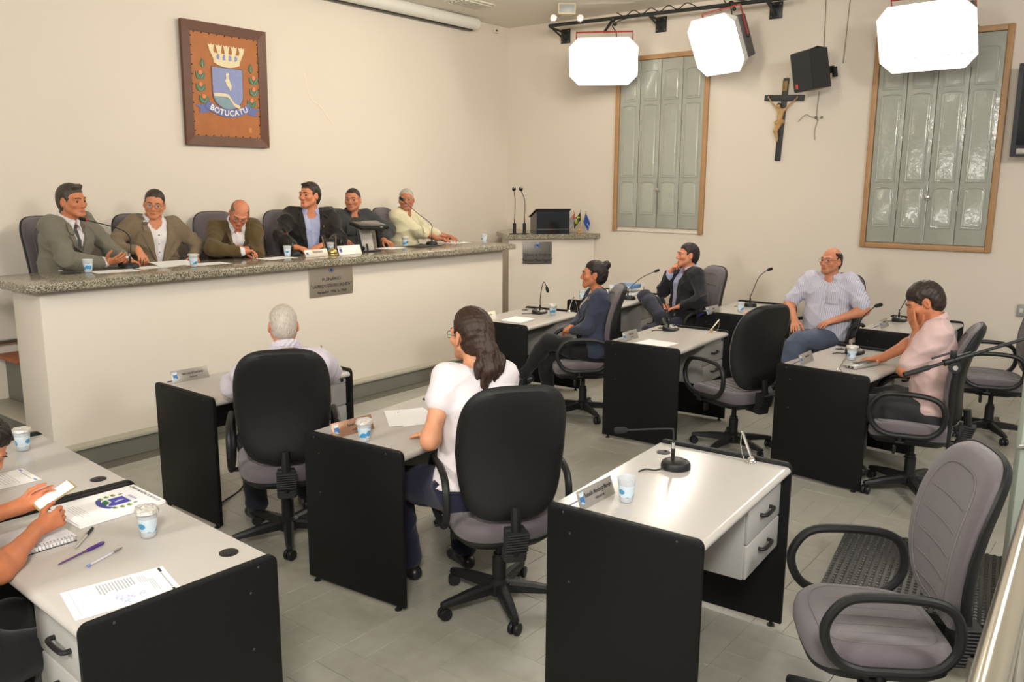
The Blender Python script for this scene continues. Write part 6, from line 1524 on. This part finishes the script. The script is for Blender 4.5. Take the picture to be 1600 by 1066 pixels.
b = MB()
for k, wd in enumerate((.10, .15, .13, .14, .09)): b.box((0, -.088-.009*k, .0124), (wd, .0016, .0003))
tag(b.build('printed_lines', M_INK, t), kind='stuff')
t = thing('spiral_notebook', 'spiral notebook under the bare forearm on the nearest desk', 'notebook', (1.055, 2.842, TZ), R(-2))
MB().box((0, 0, .009), (.20, .185, .016), .001).build('page_block', M_PAPER, t); MB().box((0, 0, .0185), (.21, .195, .0012), .0003).build('clear_cover', mat('clear cover', (.85, .86, .9), .12, alpha=.55), t)
MB().box((0, 0, .0006), (.21, .195, .0012), .0003).build('back_cover', M_BLACKP, t)
for k in range(18):
    x = -.094+.011*k; MB().tube([(x, -.090+.012*math.cos(a), .0095+.012*math.sin(a)) for a in (2*math.pi*j/12 for j in range(12))], .0011, 5, closed=True).build('spiral_ring', M_STEEL, t)
def pen(p0, p1, label, kind):
    p0, p1 = Vector(p0), Vector(p1); t = thing('ballpoint_pen', label, 'pen', p0); d = p1-p0; L = d.length; M = d.to_track_quat('Z', 'Y').to_matrix().to_4x4()
    if kind == 'silver':
        MB().lathe([(.0008, 0), (.003, .012), (.0045, .03), (.0045, L-.03), (.004, L-.004), (.001, L)], 12, M=M).build('barrel', M_SILV, t); MB().lathe([(.0048, L*.62), (.0048, L*.95)], 12, M=M).build('grip', M_RUBBER, t)
    elif kind == 'violet':
        mv = mat('violet pen plastic', srgb(74, 40, 120), .3); MB().lathe([(.0006, 0), (.002, .004), (.0032, .018), (.0036, L*.66)], 10, M=M).build('barrel', mat('smoky violet', srgb(96, 70, 110), .2), t); MB().lathe([(.0055, L*.62), (.0062, L*.66), (.0062, L*.97), (.003, L)], 12, M=M).build('cap', mv, t)
    else:
        MB().lathe([(.0042, 0), (.0042, .012), (.0036, .013)], 10, M=M).build('end_plug', M_INKB, t); MB().lathe([(.0036, .012), (.0036, L*.72)], 10, M=M).build('barrel', mat('clear barrel', (.75, .76, .8), .1, alpha=.6), t)
        MB().lathe([(.0036, L*.72), (.0038, L*.9), (.0012, L)], 10, M=M).build('tip_section', mat('grey grip', srgb(120, 116, 110), .4), t)
pen((1.117, 2.672, TZ+.006), (1.236, 2.797, TZ+.006), 'silver pen nearest the notebook on the nearest desk', 'silver')
pen((1.030, 2.594, TZ+.006), (1.200, 2.648, TZ+.006), 'violet capped pen on the nearest desk', 'violet')
pen((1.083, 2.516, TZ+.005), (1.219, 2.565, TZ+.005), 'clear ballpoint pen nearest the signed form', 'clear')
for a, d in PENS: pen(a+Vector((.0, .0, -.085)), a+Vector((-.02, .05, .055)), 'slim pen held by the man writing on the dais', 'silver')
# telephone in the hands
t = thing('smartphone', 'smartphone with a glowing white screen held over the booklet', 'phone'); t.matrix_world = frame_M((1.185, 2.955, .838), (.80, -.10, .40), (-.42, -.05, .90))
MB().box((0, 0, 0), (.138, .068, .008), .003).build('case', mat('gold phone case', srgb(200, 176, 130), .3, .5), t)
MB().box((0, 0, .0043), (.122, .062, .0006), .0002).build('screen', mat('lit screen', (1, 1, 1), .3, emit=(1, .98, 1), estr=2.6), t)
# notebook, handheld device, pink thing, trays
t = thing('paper_notebook', 'white notebook on the desk of the woman in denim', 'notebook', (5.675, 4.415, TZ), R(5))
MB().box((0, 0, .0065), (.235, .205, .011), .0006).build('page_block', M_PAPER, t); MB().box((0, 0, .0006), (.24, .21, .0012)).build('back_cover', mat('navy card', srgb(30, 34, 60), .6), t); MB().box((0, 0, .0126), (.24, .21, .0010)).build('front_cover', M_PAPER, t)
t = thing('handheld_device', 'white and black handheld device under the right hand of the man in pink', 'device', (5.665, 1.545, TZ), R(-18))
MB().box((0, 0, .012), (.26, .095, .022), .009, 3).build('case', M_SILV, t); MB().box((.03, -.004, .0235), (.17, .07, .004), .0015).build('black_panel', M_BLACKE, t)
for k in range(3): MB().box((-.130, -.025+.025*k, .012), (.006, .014, .012), .002).build('port', M_BLACKP, t)
t = thing('key_strap', 'coral pink key strap beside the cup on the back desk', 'key strap', (7.345, 3.0, TZ))
MB().tube(catmull([(-.05, .03, .006), (-.02, .05, .012), (.02, .02, .008), (.05, -.01, .012), (.02, -.03, .008), (-.02, -.01, .012)], 5, True), .008, 7, closed=True).build('strap', mat('coral strap', srgb(226, 140, 126), .6), t)
MB().box((.09, -.055, .008), (.08, .03, .014), .004, rot=(0, 0, -.6)).build('black_fob', M_BLACKP, t)
t = thing('letter_tray', 'two-tier clear letter tray with blue papers on the back desk', 'letter tray', (7.78, 4.58, TZ), R(4))
M_CLR = mat('clear acrylic', (.85, .87, .88), .1, alpha=.45)
for z in (.004, .075): MB().box((0, 0, z), (.34, .25, .004), .001).box((0, .124, z+.02), (.34, .003, .045)).box((-.17, 0, z+.02), (.003, .25, .045)).box((.17, 0, z+.02), (.003, .25, .045)).build('tray', M_CLR, t)
for x in (-.16, .16):
    for y in (-.115, .115): MB().tube([(x, y, 0), (x, y, .10)], .004, 6).build('post', M_CLR, t)
tag(MB().box((0, 0, .018), (.27, .21, .036), .003).build('paper_stack', mat('blue folders', srgb(96, 132, 176), .6, var=.2, vscale=30), None, (7.78, 4.58, TZ+.078), (0, 0, R(6))), 'stack of blue folders in the upper letter tray', 'folders')
tag(MB().box((0, 0, .012), (.27, .21, .024), .002).build('paper_stack', M_PAPER, None, (7.78, 4.585, TZ+.0065), (0, 0, R(3))), 'stack of white paper in the lower letter tray', 'paper')
t = thing('picture_stand', 'black-rimmed upright stand on the back desk behind the grey chair', 'stand', (7.34, 4.60, TZ), R(-30))
for a, b_, c, d in ((0, 0, .14, .008), (0, .10, .14, .008)): MB().box((a, 0, .006+b_), (c, .012, .012), .003).build('rail', M_BLACKP, t)
for x in (-.065, .065): MB().box((x, 0, .056), (.012, .012, .10), .003).build('side', M_BLACKP, t)
MB().box((0, .002, .056), (.12, .004, .09)).build('insert', M_PAPER, t)
# small monitor on the counter, seen from behind
t = thing('small_monitor', 'small black monitor on a pale tilted stand in front of the man in uniform', 'monitor', (5.42, 6.03, CZ), R(178))
MB().box((0, .0, .006), (.20, .16, .012), .004).build('foot', M_BLACKP, t)
MB().box((0, -.015, .115), (.135, .016, .23), .006, rot=(R(14), 0, 0)).build('stand_column', mat('pale grey plastic', srgb(178, 172, 164), .4), t)
MB().box((0, .03, .245), (.33, .20, .035), .012, rot=(R(-14), 0, 0)).build('screen_head', M_BLACKP, t); MB().box((0, .035, .264), (.30, .17, .002), .0006, rot=(R(-14), 0, 0)).build('screen', mat('dark screen', ()), t)
MB().box((-.06, .135, .232), (.03, .002, .008), rot=(R(-14), 0, 0)).build('badge', M_SILV, t)
tag(MB().tube(catmull([(5.28, 6.10, CZ+.01), (5.25, 6.02, CZ+.03), (5.31, 5.98, CZ+.05), (5.36, 6.03, CZ+.02), (5.30, 6.08, CZ+.05), (5.27, 6.0, CZ+.01), (5.34, 5.95, CZ+.01), (5.38, 6.0, CZ+.07)], 6), .010, 8).build('cable_bundle', M_RUBBER), 'bundle of black cables beside the small monitor', 'cable')
tag(MB().tube(catmull([(2.86, 4.36, .42), (2.95, 4.45, .25), (2.98, 4.50, .10), (2.90, 4.46, .008), (2.72, 4.36, .008), (2.60, 4.30, .008)], 7), .005, 7).build('floor_cable', M_RUBBER), 'black cable dropping to the floor under the desk of the white-haired man', 'cable')
# ================================================================ RIGHT FOREGROUND: stand, steps, rail, gate
t = thing('microphone_stand', 'black boom microphone stand standing behind the corner chair', 'microphone stand', (4.95, .86, 0)); bd = (Vector((5.167, .589, 1.108))-Vector((4.785, 1.072, .911))).normalized()
e0 = Vector((4.785, 1.072, .911))-Vector((4.95, .86, 0)); cl = Vector((.01, -.01, .965))
MB().lathe([(.105, 0), (.11, .006), (.10, .02), (.03, .03), (.016, .05), (.016, .06)], 24).build('round_base', M_BLACKP, t)
MB().tube([(0, 0, .03), (0, 0, .36)], .0155, 12).build('lower_tube', M_BLACKP, t); MB().tube([(0, 0, .36), (0, 0, .93)], .0105, 12).build('upper_tube', M_BLACKP, t)
MB().lathe([(.017, .27), (.017, .285)], 12).build('label_band', mat('brass', srgb(190, 160, 80), .3, 1.), t); MB().lathe([(.0158, .22), (.0158, .25)], 12).build('white_label', M_PAPER, t)
MB().lathe([(.02, .33), (.022, .34), (.022, .39), (.014, .40)], 14).box((.03, -.02, .365), (.05, .022, .045), .006).build('height_clutch', M_BLACKP, t)
MB().tube([e0, e0+bd*1.05], .0095, 10).build('boom', M_BLACKP, t); MB().tube([e0-bd*.01, e0+bd*.13], .0145, 10).build('grip', M_RUBBER, t)
pc_ = e0+bd*.26; MB().tube([pc_-bd*.05, pc_+bd*.10], .019, 12).box(pc_+Vector((0, 0, .03)), (.03, .03, .05), .006).tube([pc_+Vector((0, 0, .045)), pc_+Vector((0, 0, .045))-bd*.12], .006, 8).build('boom_clamp', M_BLACKP, t)
MB().tube([(0, 0, .90), pc_], .013, 10).build('swivel', M_BLACKP, t)
k_ = pc_*.5+Vector((0, 0, .455)); vd = Vector((-.9, -.35, .1)).normalized(); MB().tube([k_-vd*.01, k_+vd*.03], .03, 16).build('tension_knob', M_BLACKP, t); MB().tube([k_+vd*.03, k_+vd*.033], .013, 14).build('knob_cap', M_SILV, t)
M_TREAD = mat('black tread rubber', (.008, .008, .008), .4)
def platform(x, y, rz, w, d, z0, z1, label, nx, ny):
    t = thing('tread_platform', label, 'step', (x, y, 0), rz)
    MB().box((w/2, -d/2, z1-.02), (w, d, .04), .004).build('tread', M_TREAD, t); MB().box((w/2, -d/2, z0+(z1-.04-z0)/2), (w*.94, d*.96, z1-.04-z0), .003).build('riser', M_BLACKM, t)
    b = MB()
    for i in range(nx):
        for j in range(ny):
            cx, cy, s, h = w*(i+.5)/nx, -d*(j+.5)/ny, .0085, .006
            b.raw([(cx-s, cy-s, z1), (cx+s, cy-s, z1), (cx+s, cy+s, z1), (cx-s, cy+s, z1), (cx-s*.5, cy-s*.5, z1+h), (cx+s*.5, cy-s*.5, z1+h), (cx+s*.5, cy+s*.5, z1+h), (cx-s*.5, cy+s*.5, z1+h)], [(0, 1, 5, 4), (1, 2, 6, 5), (2, 3, 7, 6), (3, 0, 4, 7), (4, 5, 6, 7)])
    tag(b.build('tread_studs', mat('worn stud rubber', (.022, .021, .02), .25), t), kind='stuff')
platform(3.55, 1.07, R(8), .78, .95, 0, .165, 'low black studded step platform behind the corner chair', 26, 32)
platform(2.42, .245, R(8), .80, .60, 0, .34, 'higher black studded step at the lower right corner under the handrail', 26, 20)
t = thing('handrail', 'polished steel handrail running past the lower right corner', 'handrail')
A, B = Vector((1.163, .125, 1.279)), Vector((2.058, .176, 1.232)); dd = (B-A).normalized()
MB().tube([A-dd*.75, B+dd*.55], .0245, 20).build('rail_tube', mat('polished rail', srgb(206, 200, 184), .18, .85), t)
for q in (A-dd*.70, B+dd*.5): MB().tube([q, Vector((q.x, q.y, 0))], .019, 14).build('post', M_STEEL, t)
t = thing('swing_gate', 'grey-green low gate with a chrome latch at the right edge', 'gate', (3.43, .37, 0), R(-52))
MB().box((.42, 0, .75), (.84, .035, 1.17), .006).build('gate_panel', mat('gate paint', srgb(150, 158, 146), .4), t)
MB().box((.86, 0, .70), (.05, .05, 1.40), .004).build('hinge_post', mat('gate paint', ()), t)
MB().tube([(.015, -.03, .995), (-.02, -.034, .995)], .006, 8).box((.025, -.022, .995), (.025, .014, .035), .003).build('latch', M_CHROME, t)
# carved figure of the crucifix
def corpus():
    par = [o for o in bpy.data.objects if o.name == 'crucifix'][0]; q = lambda y, z, x=-.026: V3(x, y, z)
    P = [EL(q(.035, .130, -.040), (.020, .019, .026), .008), RC(q(.020, .105), q(.015, .085, -.03), .012, .018, .01)]
    for s, ya in ((1, .165), (-1, -.150)): P += [RC(q(.010+s*.030, .088), q((ya+.01*s)*.55+.01, .150), .012, .009, .008), RC(q((ya+.01*s)*.55+.01, .150), q(ya, .215), .009, .006, .006), EL(q(ya, .222), (.008, .009, .012), .006)]
    P += [RC(q(.032, .085), q(.024, .02), .020, .017, .015), RC(q(-.010, .085), q(.004, .02), .020, .017, .015), RC(q(.014, .01), q(.016, -.045), .024, .028, .02)]
    for s in (1, -1): P += [RC(q(.016+s*.012, -.05), q(.045+s*.010, -.125, -.038), .021, .015, .012), RC(q(.045+s*.010, -.125, -.038), q(.018+s*.004, -.205), .014, .009, .008), EL(q(.018+s*.004, -.222, -.03), (.011, .008, .018), .006)]
    F, ax = field(P, .0045); Pp, Q = nets(F, ax, 1); o = bpy.data.objects.new('carved_figure', mesh_from('carved_figure', Pp, Q, mat('painted carving', srgb(186, 148, 96), .5, var=.2, vscale=40))); COL.objects.link(o); o.parent = par
    P = [RC(q(-.012, -.030, -.030), q(.040, -.040, -.030), .026, .027, .01), RC(q(.04, -.03, -.04), q(.048, -.075, -.035), .010, .006, .006)]
    F, ax = field(P, .0045); Pp, Q = nets(F, ax, 1); c = bpy.data.objects.new('loin_cloth', mesh_from('loin_cloth', Pp, Q, mat('aged cloth carving', srgb(176, 140, 84), .55))); COL.objects.link(c); c.parent = o
    F, ax = field([EL(q(.037, .140, -.034), (.023, .022, .024), .008)], .0045); Pp, Q = nets(F, ax, 1); c = bpy.data.objects.new('carved_hair', mesh_from('carved_hair', Pp, Q, mat('dark carving', srgb(50, 40, 34), .6))); COL.objects.link(c); c.parent = o
corpus()
